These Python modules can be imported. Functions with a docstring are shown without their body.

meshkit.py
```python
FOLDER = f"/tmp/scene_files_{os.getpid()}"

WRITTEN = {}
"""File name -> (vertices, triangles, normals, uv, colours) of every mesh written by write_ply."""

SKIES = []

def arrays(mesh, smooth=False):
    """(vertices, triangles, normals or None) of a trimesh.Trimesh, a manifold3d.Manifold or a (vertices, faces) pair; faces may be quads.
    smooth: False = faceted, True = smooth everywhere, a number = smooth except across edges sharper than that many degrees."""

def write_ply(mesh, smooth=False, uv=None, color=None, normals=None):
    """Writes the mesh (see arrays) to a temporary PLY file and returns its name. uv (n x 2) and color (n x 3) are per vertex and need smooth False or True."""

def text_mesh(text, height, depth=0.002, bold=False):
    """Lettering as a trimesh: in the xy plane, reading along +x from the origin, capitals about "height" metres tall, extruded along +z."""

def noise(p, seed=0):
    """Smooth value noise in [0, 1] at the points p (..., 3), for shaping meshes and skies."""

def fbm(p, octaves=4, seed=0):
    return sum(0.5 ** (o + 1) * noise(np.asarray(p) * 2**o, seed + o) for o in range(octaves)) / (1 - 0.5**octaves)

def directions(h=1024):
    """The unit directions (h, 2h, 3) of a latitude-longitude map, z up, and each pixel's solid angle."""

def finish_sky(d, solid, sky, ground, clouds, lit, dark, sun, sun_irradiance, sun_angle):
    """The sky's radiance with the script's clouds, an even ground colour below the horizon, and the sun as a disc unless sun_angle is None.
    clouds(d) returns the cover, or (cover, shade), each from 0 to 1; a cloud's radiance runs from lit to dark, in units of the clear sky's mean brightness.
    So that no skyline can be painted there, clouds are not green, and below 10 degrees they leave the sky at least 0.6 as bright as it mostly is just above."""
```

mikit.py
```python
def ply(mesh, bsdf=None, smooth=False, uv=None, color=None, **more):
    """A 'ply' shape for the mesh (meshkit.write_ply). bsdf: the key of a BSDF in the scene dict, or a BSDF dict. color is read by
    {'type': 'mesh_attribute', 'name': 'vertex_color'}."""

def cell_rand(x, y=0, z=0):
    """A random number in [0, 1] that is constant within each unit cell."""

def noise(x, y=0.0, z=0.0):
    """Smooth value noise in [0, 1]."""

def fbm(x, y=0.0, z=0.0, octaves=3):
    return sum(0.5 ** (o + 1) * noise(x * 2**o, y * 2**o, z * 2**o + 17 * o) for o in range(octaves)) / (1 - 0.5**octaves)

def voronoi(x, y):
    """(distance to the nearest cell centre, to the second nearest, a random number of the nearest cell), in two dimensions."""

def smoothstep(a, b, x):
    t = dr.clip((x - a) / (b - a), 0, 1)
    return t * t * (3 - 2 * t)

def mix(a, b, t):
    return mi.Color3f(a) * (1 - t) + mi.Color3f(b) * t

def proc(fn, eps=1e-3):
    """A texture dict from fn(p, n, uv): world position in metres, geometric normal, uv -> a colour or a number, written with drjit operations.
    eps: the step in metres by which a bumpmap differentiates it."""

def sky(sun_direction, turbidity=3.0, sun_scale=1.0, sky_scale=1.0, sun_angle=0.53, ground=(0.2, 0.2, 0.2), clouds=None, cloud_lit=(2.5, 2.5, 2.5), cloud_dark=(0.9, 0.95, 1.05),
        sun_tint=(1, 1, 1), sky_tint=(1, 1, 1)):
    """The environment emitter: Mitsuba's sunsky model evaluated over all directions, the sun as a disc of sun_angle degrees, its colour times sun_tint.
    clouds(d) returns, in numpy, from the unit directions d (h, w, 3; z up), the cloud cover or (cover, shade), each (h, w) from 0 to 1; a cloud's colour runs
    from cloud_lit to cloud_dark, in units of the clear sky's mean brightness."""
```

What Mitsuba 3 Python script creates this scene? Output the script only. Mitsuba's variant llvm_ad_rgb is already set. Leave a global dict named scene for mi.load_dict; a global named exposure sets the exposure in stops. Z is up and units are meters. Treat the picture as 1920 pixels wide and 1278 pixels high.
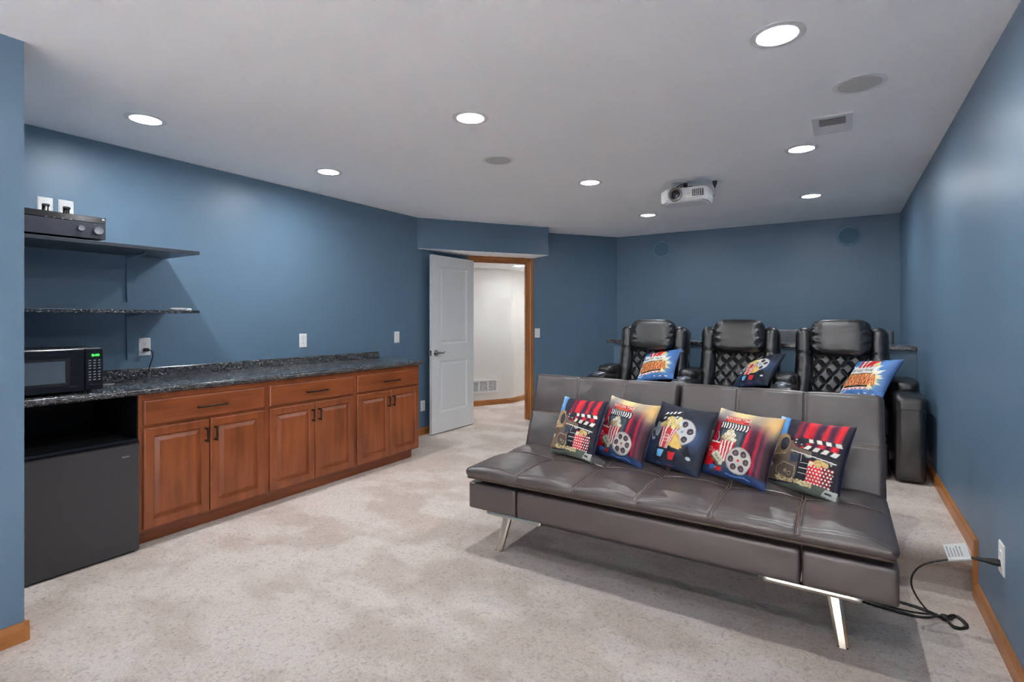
import math, random
import numpy as np
import trimesh
import shapely
import drjit as dr
import mitsuba as mi
import mikit, meshkit
from mikit import noise, fbm, smoothstep, mix, proc

# ------------------------------------------------------------------ camera, light, exposure
FOCAL, YAW, HORIZON, EYE = 982.0, 32.05, 597.5, 1.31
_f = (-math.sin(math.radians(YAW)), math.cos(math.radians(YAW)), 0.0)
T = mi.ScalarTransform4f
scene = {
    'type': 'scene',
    'camera': {
        'type': 'perspective', 'fov_axis': 'x', 'fov': 2 * math.degrees(math.atan(960 / FOCAL)),
        'principal_point_offset_y': (639.0 - HORIZON) / 1278.0,
        'near_clip': 0.05, 'far_clip': 60.0,
        'to_world': T().look_at(origin=[0, 0, EYE], target=[_f[0], _f[1], EYE], up=[0, 0, 1]),
    },
}
exposure = 1.55
LAMP = 9.0            # radiance of a room downlight's lens
BEAM = 0.80           # intensity of its beam, straight down
HALL_LAMP = 75.0
FILL_SPOT = 17.5       # intensity of an added, unseen spot that bounces fill onto the ceiling
LAMP_TINT = (0.97, 0.995, 1.02)
labels = {}
rng = np.random.default_rng(7)
PI = math.pi

# ------------------------------------------------------------------ bookkeeping
def numbered(key):
    taken = lambda k: k in scene or k in labels or any(x.startswith(k + '__') for x in scene)
    if not taken(key):
        return key
    n = 1
    while taken(f'{key}_{n:03d}'):
        n += 1
    return f'{key}_{n:03d}'

def thing(name, label, cat, group=None, kind=None):
    key = numbered(name)
    labels[key] = {'label': label, 'category': cat}
    if group: labels[key]['group'] = group
    if kind: labels[key]['kind'] = kind
    return key

def part(parent, name, mesh, bsdf, smooth=False, label=None, **kw):
    key = numbered(parent + '__' + name)
    scene[key] = mikit.ply(mesh, bsdf, smooth=smooth, **kw)
    if label: labels[key] = {'label': label}
    return key

def whole(name, mesh, bsdf, label, cat, smooth=False, group=None, kind=None, **kw):
    key = thing(name, label, cat, group, kind)
    scene[key] = mikit.ply(mesh, bsdf, smooth=smooth, **kw)
    return key

def struct(name, mesh, bsdf, label, cat, smooth=False):
    return whole(name, mesh, bsdf, label, cat, smooth, kind='structure')

# ------------------------------------------------------------------ mesh helpers
def cat(*ms):
    ms = [m for q in ms for m in (q if isinstance(q, (list, tuple)) else [q])]
    return trimesh.util.concatenate(ms)

def box(x0, x1, y0, y1, z0, z1, c=0.0):
    if not c:
        return trimesh.creation.box(bounds=[[min(x0, x1), min(y0, y1), min(z0, z1)], [max(x0, x1), max(y0, y1), max(z0, z1)]])
    lo, hi = np.minimum([x0, y0, z0], [x1, y1, z1]), np.maximum([x0, y0, z0], [x1, y1, z1])
    p = []
    for i in range(8):
        s = np.array([(i >> k) & 1 for k in range(3)])
        corner, inn = np.where(s, hi, lo).astype(float), np.where(s, -1, 1) * c
        for k in range(3):
            q = corner + inn
            q[k] = corner[k]
            p.append(q)
    return trimesh.convex.convex_hull(np.array(p))

_ico = trimesh.creation.icosphere(subdivisions=2).vertices
def rbox(x0, x1, y0, y1, z0, z1, r):
    lo, hi = np.minimum([x0, y0, z0], [x1, y1, z1]) + r, np.maximum([x0, y0, z0], [x1, y1, z1]) - r
    p = [np.where([(i >> k) & 1 for k in range(3)], hi, lo) + _ico * r for i in range(8)]
    return trimesh.convex.convex_hull(np.vstack(p))

def superbox(c, half, n=5.0, res=(16, 16, 16)):
    """A cushion: the unit cube's surface pulled on to an n-norm ball, scaled."""
    vs, fs, at = [], [], 0
    for ax in range(3):
        a, b = (ax + 1) % 3, (ax + 2) % 3
        na, nb = res[a], res[b]
        A, B = np.meshgrid(np.linspace(-1, 1, na + 1), np.linspace(-1, 1, nb + 1), indexing='ij')
        for s in (-1, 1):
            p = np.zeros((A.size, 3))
            p[:, ax], p[:, a], p[:, b] = s, A.ravel(), B.ravel()
            i, j = np.meshgrid(np.arange(na), np.arange(nb), indexing='ij')
            q = (i * (nb + 1) + j).ravel()
            quad = np.stack([q, q + nb + 1, q + nb + 2, q + 1], 1)
            if s < 0: quad = quad[:, ::-1]
            fs.append(quad + at); vs.append(p); at += len(p)
    v, f = np.vstack(vs), np.vstack(fs)
    f = np.vstack([f[:, [0, 1, 2]], f[:, [0, 2, 3]]])
    m = trimesh.Trimesh(v, f, process=False)
    m.merge_vertices()
    v = np.array(m.vertices)
    L = (np.abs(v) ** n).sum(1) ** (1 / n)
    m.vertices = v / L[:, None] * np.array(half) + np.array(c)
    return m

def tube(pts, r, sides=8, caps=True):
    p = np.asarray(pts, float)
    t = np.gradient(p, axis=0); t /= np.linalg.norm(t, axis=1, keepdims=True) + 1e-12
    a = np.cross(t[0], [0, 0, 1.0])
    if np.linalg.norm(a) < 1e-3: a = np.cross(t[0], [1.0, 0, 0])
    a /= np.linalg.norm(a)
    ring = []
    ang = np.arange(sides) * 2 * PI / sides
    R = np.broadcast_to(r, (len(p),))
    for k in range(len(p)):
        a = a - t[k] * (a @ t[k]); a /= np.linalg.norm(a)
        b = np.cross(t[k], a)
        ring.append(p[k] + R[k] * (np.cos(ang)[:, None] * a + np.sin(ang)[:, None] * b))
    v = np.vstack(ring + [p[:1], p[-1:]])
    f = []
    for k in range(len(p) - 1):
        for s in range(sides):
            i, j = k * sides + s, k * sides + (s + 1) % sides
            f += [[i, j, j + sides], [i, j + sides, i + sides]]
    n = len(p) * sides
    if caps:
        for s in range(sides):
            f += [[n, (s + 1) % sides, s], [n + 1, n - sides + s, n - sides + (s + 1) % sides]]
    return trimesh.Trimesh(v, f, process=False)

def spline(pts, n=60):
    from scipy.interpolate import CubicSpline
    p = np.asarray(pts, float)
    d = np.r_[0, np.cumsum(np.linalg.norm(np.diff(p, axis=0), axis=1))]
    return CubicSpline(d, p)(np.linspace(0, d[-1], n))

def lathe(profile, sections=32):
    m = trimesh.creation.revolve(np.array(profile, float), sections=sections)
    if m.volume < 0: m.invert()
    return m

def cyl(r, h, c=(0, 0, 0), axis='z', sections=28):
    m = trimesh.creation.cylinder(r, h, sections=sections)
    if axis == 'x': m.apply_transform(trimesh.transformations.rotation_matrix(PI / 2, [0, 1, 0]))
    if axis == 'y': m.apply_transform(trimesh.transformations.rotation_matrix(PI / 2, [1, 0, 0]))
    m.apply_translation(c)
    return m

def extrude(poly, axis, a, b):
    """poly: points in the two other axes (y,z for 'x'; x,z for 'y'; x,y for 'z'), swept from a to b."""
    P = poly if isinstance(poly, shapely.Polygon) else shapely.Polygon(poly)
    m = trimesh.creation.extrude_polygon(P, b - a, engine='earcut')
    v = np.array(m.vertices)
    o = {'x': lambda v: np.c_[v[:, 2] + a, v[:, 0], v[:, 1]], 'y': lambda v: np.c_[v[:, 0], v[:, 2] + a, v[:, 1]], 'z': lambda v: np.c_[v[:, 0], v[:, 1], v[:, 2] + a]}[axis](v)
    m.vertices = o
    if axis == 'y': m.invert()
    return m

def pl(m, x=0, y=0, z=0, deg=0, tilt=0):
    """tilt about x first, then turn about z, then move."""
    m = m.copy()
    if tilt: m.apply_transform(trimesh.transformations.rotation_matrix(math.radians(tilt), [1, 0, 0]))
    if deg: m.apply_transform(trimesh.transformations.rotation_matrix(math.radians(deg), [0, 0, 1]))
    m.apply_translation([x, y, z])
    return m

def panel(x0, x1, z0, z1, depth, rings):
    """A slab seen from -y: its front is a stack of rectangles (inset, y); the sides go back to y=depth."""
    v, f = [], []
    R = [(0, depth)] + list(rings)
    for ins, y in R:
        v += [[x0 + ins, y, z0 + ins], [x1 - ins, y, z0 + ins], [x1 - ins, y, z1 - ins], [x0 + ins, y, z1 - ins]]
    for k in range(len(R) - 1):
        for s in range(4):
            i, j = 4 * k + s, 4 * k + (s + 1) % 4
            f += [[i, j, j + 4], [i, j + 4, i + 4]]
    e = 4 * (len(R) - 1)
    f += [[e, e + 1, e + 2], [e, e + 2, e + 3], [0, 2, 1], [0, 3, 2]]
    return trimesh.Trimesh(np.array(v, float), f, process=False)

def text(s, h, depth=0.001, bold=False, centre=True):
    """Lettering to be read from -y, in the xz plane, standing out to y=-depth."""
    m = meshkit.text_mesh(s, h, depth, bold)
    v = np.array(m.vertices)
    m.vertices = np.c_[v[:, 0] - (v[:, 0].max() / 2 if centre else 0), -v[:, 2], v[:, 1]]
    return m

# ------------------------------------------------------------------ materials
def rgb(r, g, b):
    c = np.array([r, g, b]) / 255.0
    return [float(x) for x in np.where(c < 0.04045, c / 12.92, ((c + 0.055) / 1.055) ** 2.4)]

def mat(key, color, rough=0.5, spec=0.5, metal=0.0, bump=None, scale=1.0, eps=1e-3, **kw):
    c = {'type': 'rgb', 'value': list(color)} if isinstance(color, (list, tuple)) else color
    b = {'type': 'principled', 'base_color': c, 'roughness': rough, 'specular': spec, 'metallic': metal, **kw}
    if bump is not None:
        b = {'type': 'bumpmap', 'arbitrary': proc(bump, eps), 'scale': scale, 'bsdf': b}
    scene[key] = {'type': 'twosided', 'bsdf': b}
    return key

def C(*c): return mi.Color3f(*[float(x) for x in c])

WALL = rgb(92, 117, 138)
def wall_col(p, n, uv):
    k = fbm(p.x * 1.3 + p.y * 1.1, p.z * 1.6, 3.0, octaves=3)
    return C(*WALL) * (0.95 + 0.10 * k)
def wall_bump(p, n, uv):
    return fbm(p.x * 160, p.y * 160, p.z * 160, octaves=2) * 0.0003
mat('blue_paint', proc(wall_col), 0.42, 0.35, bump=wall_bump)
mat('ceiling_paint', rgb(246, 247, 247), 0.9, 0.2)
mat('hall_paint', rgb(226, 222, 216), 0.7, 0.3)
mat('white_paint', rgb(226, 228, 228), 0.35, 0.5)
mat('white_plastic', rgb(232, 232, 232), 0.3, 0.5)
mat('grille_gray', rgb(196, 196, 194), 0.8, 0.2)
mat('dark_gap', rgb(18, 18, 20), 0.8, 0.1)
mat('speaker_blue', rgb(86, 114, 134), 0.8, 0.1)
mat('speaker_rim', rgb(98, 128, 149), 0.6, 0.2)

def carpet_col(p, n, uv):
    m = fbm(p.x * 3.0, p.y * 4.6, p.z * 3.0, octaves=4)
    m2 = fbm(p.x * 14 + 5, p.y * 12, p.z * 9, octaves=3)
    g = noise(p.x * 210, p.y * 210, p.z * 210)
    g2 = noise(p.x * 90 + 9, p.y * 90, p.z * 90)
    t = 0.65 * smoothstep(0.34, 0.66, m) + 0.35 * m2
    c = mix(C(*rgb(177, 162, 151)), C(*rgb(200, 189, 181)), t)
    return c * (0.74 + 0.24 * g + 0.18 * smoothstep(0.10, 0.35, g2))
def carpet_bump(p, n, uv):
    return 0.004 * fbm(p.x * 120, p.y * 120, p.z * 120, octaves=2) + 0.006 * noise(p.x * 40, p.y * 40, p.z * 40)
mat('carpet', proc(carpet_col), 0.95, 0.1, bump=carpet_bump, eps=0.002, sheen=0.3)

def wood(axis, light, dark, fine=1.0):
    def fn(p, n, uv):
        a = {'x': p.x, 'y': p.y, 'z': p.z}[axis]
        o = [q for k, q in (('x', p.x), ('y', p.y), ('z', p.z)) if k != axis]
        s = fbm(o[0] * 30 * fine, o[1] * 30 * fine, a * 2.2, octaves=3)
        st = noise(o[0] * 170 * fine, o[1] * 170 * fine, a * 7)
        bl = fbm(o[0] * 5, o[1] * 5, a * 4 + 7, octaves=2)
        t = 0.75 * smoothstep(0.2, 0.9, s * 0.45 + st * 0.12 + bl * 0.5)
        return mix(C(*light), C(*dark), t)
    return proc(fn)
CAB_L, CAB_D = rgb(152, 82, 43), rgb(92, 44, 22)
mat('cherry_z', wood('z', CAB_L, CAB_D), 0.32, 0.5, clearcoat=0.3, clearcoat_gloss=0.8)
mat('cherry_y', wood('y', CAB_L, CAB_D), 0.32, 0.5, clearcoat=0.3, clearcoat_gloss=0.8)
OAK_L, OAK_D = rgb(178, 116, 60), rgb(124, 72, 32)
mat('oak_z', wood('z', OAK_L, OAK_D, 1.6), 0.35, 0.5)
mat('oak_y', wood('y', OAK_L, OAK_D, 1.6), 0.35, 0.5)
mat('oak_x', wood('x', OAK_L, OAK_D, 1.6), 0.35, 0.5)
mat('bronze', rgb(46, 36, 30), 0.4, 0.5, 0.6)

def granite_col(p, n, uv):
    a = noise(p.x * 150, p.y * 150, p.z * 150)
    b = noise(p.x * 240 + 31, p.y * 240, p.z * 240)
    c = fbm(p.x * 60 + 3, p.y * 60, p.z * 60, octaves=2)
    base = mix(C(*rgb(20, 22, 27)), C(*rgb(70, 74, 82)), smoothstep(0.5, 0.8, c))
    base = mix(base, C(*rgb(186, 184, 182)), smoothstep(0.77, 0.84, a))
    return mix(base, C(*rgb(238, 232, 220)), smoothstep(0.83, 0.88, b))
mat('granite', proc(granite_col), 0.16, 0.7, clearcoat=0.8, clearcoat_gloss=0.96)
mat('bay_black', rgb(14, 15, 18), 0.6, 0.2)  # for the panels added to darken the fridge bay

def leather_bump(p, n, uv):
    return 0.0006 * fbm(p.x * 300, p.y * 300, p.z * 300, octaves=2) + 0.0025 * fbm(p.x * 18, p.y * 18, p.z * 26, octaves=3)
mat('black_leather', rgb(13, 14, 16), 0.30, 1.0, bump=leather_bump)
def futon_bump(p, n, uv):
    return 0.0004 * fbm(p.x * 260, p.y * 260, p.z * 260, octaves=2) + 0.003 * fbm(p.x * 9, p.y * 16, p.z * 16, octaves=3)
mat('brown_leather', rgb(57, 49, 48), 0.38, 1.0, bump=futon_bump)
mat('brown_piping', rgb(70, 58, 50), 0.5, 0.4)
mat('thread', rgb(118, 104, 92), 0.7, 0.3)
mat('chrome', rgb(206, 200, 188), 0.22, 0.5, 1.0)
mat('nickel', rgb(150, 146, 142), 0.28, 0.5, 1.0)
mat('cup_chrome', rgb(200, 204, 210), 0.18, 0.5, 1.0)
mat('black_plastic', rgb(28, 29, 32), 0.35, 0.5)
mat('black_gloss', rgb(20, 21, 25), 0.15, 0.6)
mat('oven_glass', rgb(84, 96, 108), 0.15, 0.6)
mat('fridge_black', rgb(60, 60, 62), 0.4, 0.4)
mat('receiver_front', rgb(66, 69, 78), 0.3, 0.5, 0.6)
mat('knob_metal', rgb(150, 152, 158), 0.3, 0.5, 0.9)
mat('print_gray', rgb(176, 178, 180), 0.6, 0.3)
mat('print_white', rgb(235, 235, 232), 0.6, 0.3)
mat('print_black', rgb(40, 40, 44), 0.6, 0.3)
mat('cord_black', rgb(18, 18, 19), 0.45, 0.4)
mat('lens_glass', rgb(12, 14, 20), 0.05, 0.9)
mat('shelf_top', rgb(46, 52, 60), 0.3, 0.5)
mat('bracket_blue', rgb(58, 82, 100), 0.45, 0.4)
mat('fabric_print', {'type': 'mesh_attribute', 'name': 'vertex_color'}, 0.6, 0.3)
mat('display_off', rgb(16, 30, 18), 0.3, 0.5)

# ------------------------------------------------------------------ the room
XL, XR, YB, H = -4.0, 0.545, 6.93, 2.44
YF = -2.4
PX, PY = -2.82, 0.755            # the projecting wall at the left front
DA, DU = np.array([-2.62, 6.93]), np.array([0.602, 0.798]) / np.hypot(0.602, 0.798)
DDEG = math.degrees(math.atan2(DU[1], DU[0]))
def dw(t, off=0.0):               # a point of the angled door wall, off metres into the room
    p = DA + DU * t + off * np.array([DU[1], -DU[0]])
    return float(p[0]), float(p[1])
T0, T1 = -2.10, -1.32             # the door opening
TC = (XL - DA[0]) / DU[0]         # the corner with the left wall
PLAT, PLY = 0.20, 3.27            # platform height and front
PLX = -2.30

struct('floor', box(-5.6, XR + 0.1, YF - 0.1, 8.8, -0.12, 0), 'carpet', 'beige carpeted floor of the room', 'floor')
nose = [(PLY + 0.035, 0.0), (PLY + 0.035, PLAT - 0.085)] + \
       [(PLY - 0.022 + 0.045 - 0.045 * math.cos(a), PLAT - 0.045 + 0.045 * math.sin(a)) for a in np.linspace(-1.1, PI / 2, 12)] + [(YB, PLAT), (YB, 0.0)]
struct('platform', extrude(nose, 'x', PLX, XR), 'carpet', 'carpeted raised platform under the black recliners', 'platform', smooth=30)
struct('ceiling', box(XL - 0.1, XR + 0.1, YF - 0.1, YB + 0.1, H, H + 0.1), 'ceiling_paint', 'white painted ceiling of the room', 'ceiling')
struct('wall_left', box(XL - 0.1, XL, PY, dw(TC)[1] + 0.02, 0, H), 'blue_paint', 'blue left wall behind the cabinets and shelves', 'wall')
struct('wall_right', box(XR, XR + 0.1, YF, YB + 0.1, 0, H), 'blue_paint', 'blue right wall with the outlet low down', 'wall')
struct('wall_back', box(dw(0)[0] - 0.05, XR, YB, YB + 0.1, 0, H), 'blue_paint', 'blue back wall behind the bar ledge', 'wall')
struct('wall_front', box(PX, XR, YF - 0.1, YF, 0, H), 'ceiling_paint', 'white front wall behind the camera', 'wall')  # unseen wall, made white to bounce light onto the ceiling
struct('wall_stub', box(XL - 0.1, PX, YF - 0.1, PY, 0, H), 'blue_paint', 'blue wall end at the left edge of the photo', 'wall')
dwall = [box(TC - 0.08, T0, 0, 0.12, 0, H), box(T1, 0.06, 0, 0.12, 0, H), box(T0, T1, 0, 0.12, 2.05, H)]
ox, oy = float(DA[0]), float(DA[1])
struct('wall_door', pl(cat(dwall), ox, oy, 0, DDEG), 'blue_paint', 'angled blue wall with the doorway', 'wall')
SA, SB = (XL, 4.40), (-3.06, 5.735)
sp = [SA, SB, dw(-1.275), dw(TC)]
struct('soffit', extrude(sp, 'z', 2.10, H), 'blue_paint', 'blue boxed soffit over the open door', 'soffit')
struct('soffit_underside', extrude(shapely.Polygon(sp).buffer(-0.001), 'z', 2.094, 2.0995), 'ceiling_paint', 'white underside of the soffit above the door', 'soffit')
struct('wall_bar', box(-2.12, XR, 5.51, 5.63, PLAT, 1.046), 'blue_paint', 'low blue wall under the granite bar ledge', 'wall')

# the hallway seen through the doorway
bend = [tuple(map(float, p)) for p in spline([(-4.415, 6.764), (-4.348, 6.90), (-4.335, 7.08)], 7)]
hall = [(-5.15, 5.41)] + bend + [(-4.36, 8.6), (-2.5, 8.6), dw(0.02, -0.12), dw(TC - 0.06, -0.12), (-4.12, 4.9)]
HP = shapely.Polygon(hall)
struct('wall_hall', extrude(HP.buffer(0.08, join_style=2).difference(HP).difference(shapely.Polygon([dw(TC - 0.1, 0.0), dw(0.06, 0.0), dw(0.06, -0.119), dw(TC - 0.1, -0.119)]).buffer(0.002)).difference(shapely.box(XL - 0.1, 0, 2, dw(TC)[1] + 0.02)), 'z', 0, 2.2),
       'hall_paint', 'off-white hallway wall beyond the doorway', 'wall')
struct('ceiling_hall', extrude(HP, 'z', 2.075, 2.15), 'ceiling_paint', 'low white ceiling of the hallway', 'ceiling')

# baseboards
def bb_profile(h, d=0.014):
    return [(0, 0), (d, 0), (d, h * 0.72), (d * 0.75, h * 0.8), (d * 0.45, h * 0.93), (d * 0.4, h), (0, h)]
def baseboard(a, b, z, h=0.082, deg_out=None):
    """Along the line a-b; the room lies to the left of a->b."""
    a, b = np.array(a, float), np.array(b, float)
    L = np.linalg.norm(b - a); d = math.degrees(math.atan2(*(b - a)[::-1]))
    m = extrude(bb_profile(h), 'x', 0, L)      # y = out of the wall
    return pl(m, a[0], a[1], z, d)
k = thing('baseboard_right', 'oak baseboard stepping up along the right wall', 'baseboard', kind='structure')
part(k, 'board', baseboard((XR, YF), (XR, 3.26), 0), 'oak_y', smooth=20)
part(k, 'board', baseboard((XR, 3.215), (XR, 5.51), PLAT), 'oak_y', smooth=20)
part(k, 'riser_board', extrude([(3.215, 0.075), (3.27, 0.075), (3.27, PLAT + 0.005), (3.215, PLAT + 0.081)], 'x', XR - 0.016, XR), 'oak_z')
k = thing('baseboard_stub', 'oak baseboard around the blue wall end at the left edge', 'baseboard', kind='structure')
part(k, 'board', baseboard((PX, PY + 0.014), (PX, YF), 0, 0.078), 'oak_y', smooth=20)
part(k, 'end_board', pl(extrude(bb_profile(0.078), 'x', 0, 0.30), PX + 0.014 - 0.30, PY, 0, 0), 'oak_x', smooth=20)
struct('baseboard_left', baseboard((XL, dw(TC)[1]), (XL, 3.80), 0), 'oak_y', 'oak baseboard on the left wall beside the door', 'baseboard', smooth=20)
struct('baseboard_door', baseboard(dw(-0.35), dw(-1.262), 0), 'oak_y', 'oak baseboard on the angled door wall', 'baseboard', smooth=20)
hb = [(-5.15, 5.41)] + bend + [(-4.359, 8.55)]
hbm = []
for a, b in zip(hb[:-1], hb[1:]):
    hbm.append(baseboard(b, a, 0, 0.08))
struct('baseboard_hall', cat(hbm), 'oak_y', 'oak baseboard curving along the hallway wall', 'baseboard', smooth=30)

# door casing
k = thing('trim_1', 'oak casing around the doorway', 'door casing', kind='structure')
def dpart(name, m, b, **kw): return part(k, name, pl(m, ox, oy, 0, DDEG), b, **kw)
cas = [(0, 0), (0.057, 0), (0.057, -0.010), (0.050, -0.016), (0.030, -0.014), (0.014, -0.018), (0.004, -0.012), (0, -0.010)]
def casing(x, z0, z1, flip):
    P = [((x + a) if flip else (x + 0.057 - a), b) for a, b in cas]
    return extrude(P, 'z', z0, z1)
dpart('side_casing', casing(T0 - 0.057, 0, 2.098, False), 'oak_z', smooth=20)
dpart('side_casing', casing(T1, PLAT * 0, 2.098, True), 'oak_z', smooth=20)
dpart('head_casing', extrude([(b, 2.042 + a) for a, b in cas], 'x', T0 - 0.057, T1 + 0.057), 'oak_y', smooth=20)
dpart('side_jamb', box(T0 - 0.005, T0 + 0.016, -0.002, 0.122, 0, 2.05), 'oak_z')
dpart('side_jamb', box(T1 - 0.016, T1 + 0.005, -0.002, 0.122, 0, 2.05), 'oak_z')
dpart('head_jamb', box(T0 + 0.016, T1 - 0.016, -0.002, 0.122, 2.034, 2.052), 'oak_y')
dpart('door_stop', box(T1 - 0.028, T1 - 0.016, 0.045, 0.08, 0, 2.034), 'oak_z')
dpart('door_stop', box(T0 + 0.016, T1 - 0.028, 0.045, 0.08, 2.022, 2.034), 'oak_y')
dpart('strike_plate', cat(box(T1 - 0.018, T1 - 0.0155, 0.008, 0.036, 0.90, 0.96)), 'nickel')

# the open door: local x from the hinge to the free edge, y=0 is the face seen from the room
k = thing('door_1', 'white two-panel door standing open into the room', 'door', kind='structure')
DWID, DTH = 0.765, 0.035
hx, hy = dw(T0 + 0.022, 0.020)
fx, fy = -3.872, 4.468
ddeg = math.degrees(math.atan2(fy - hy, fx - hx))
def slab(panels):
    front = shapely.Polygon([(0, 0.012), (DWID, 0.012), (DWID, 2.032), (0, 2.032)]).difference(shapely.union_all([shapely.box(*q) for q in panels]))
    ms = [extrude(front, 'y', 0, DTH)]
    for (x0, z0, x1, z1) in panels:
        r = panel(x0, x1, z0, z1, 0.016, [(0, 0.0), (0.008, 0.001), (0.020, 0.010), (0.034, 0.010), (0.055, 0.004)])
        ms.append(r)
        b = r.copy(); b.vertices = np.array(b.vertices) * [1, -1, 1] + [0, DTH, 0]; b.invert()
        ms.append(b)
    return cat(ms)
dm = slab([(0.125, 0.235, DWID - 0.125, 0.835), (0.125, 1.015, DWID - 0.125, 1.912)])
# local frame: x hinge->free edge, y towards the wall behind
def dplace(m):
    m = m.copy()
    m.vertices = np.array(m.vertices) * [1, -1, 1]; m.invert()     # the seen face turns to +y
    return pl(m, hx, hy, 0, ddeg)
part(k, 'door_panel', dplace(dm), 'white_paint')
def lever(sign):
    x = DWID - 0.062
    y0 = 0 if sign < 0 else DTH
    s = sign
    rose = lathe([(0, 0), (0.031, 0), (0.033, 0.004), (0.030, 0.011), (0.018, 0.014), (0.012, 0.018), (0.011, 0.040), (0, 0.040)], 28)
    rose.apply_transform(trimesh.transformations.rotation_matrix(PI / 2 * (1 if s < 0 else -1), [1, 0, 0]))
    rose.apply_translation([x, y0, 0.925])
    pts = spline([(x + 0.004, y0 + s * 0.044, 0.925), (x - 0.02, y0 + s * 0.050, 0.930), (x - 0.055, y0 + s * 0.050, 0.921), (x - 0.095, y0 + s * 0.046, 0.928), (x - 0.112, y0 + s * 0.042, 0.934)], 24)
    return cat(rose, tube(pts, np.linspace(0.0105, 0.005, 24), 10), tube([(x, y0 + s * 0.03, 0.925), (x, y0 + s * 0.052, 0.925)], 0.012, 12))
part(k, 'lever_handle', dplace(lever(-1)), 'nickel', smooth=40)
part(k, 'lever_handle', dplace(lever(1)), 'nickel', smooth=40)
part(k, 'latch_plate', dplace(cat(box(DWID - 0.001, DWID + 0.0015, 0.006, 0.029, 0.895, 0.955), box(DWID, DWID + 0.008, 0.012, 0.023, 0.915, 0.935, 0.003))), 'nickel')
for z in (0.22, 1.02, 1.83):
    part(k, 'hinge', dplace(cyl(0.006, 0.09, (-0.004, DTH + 0.004, z))), 'nickel', smooth=40)

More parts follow.
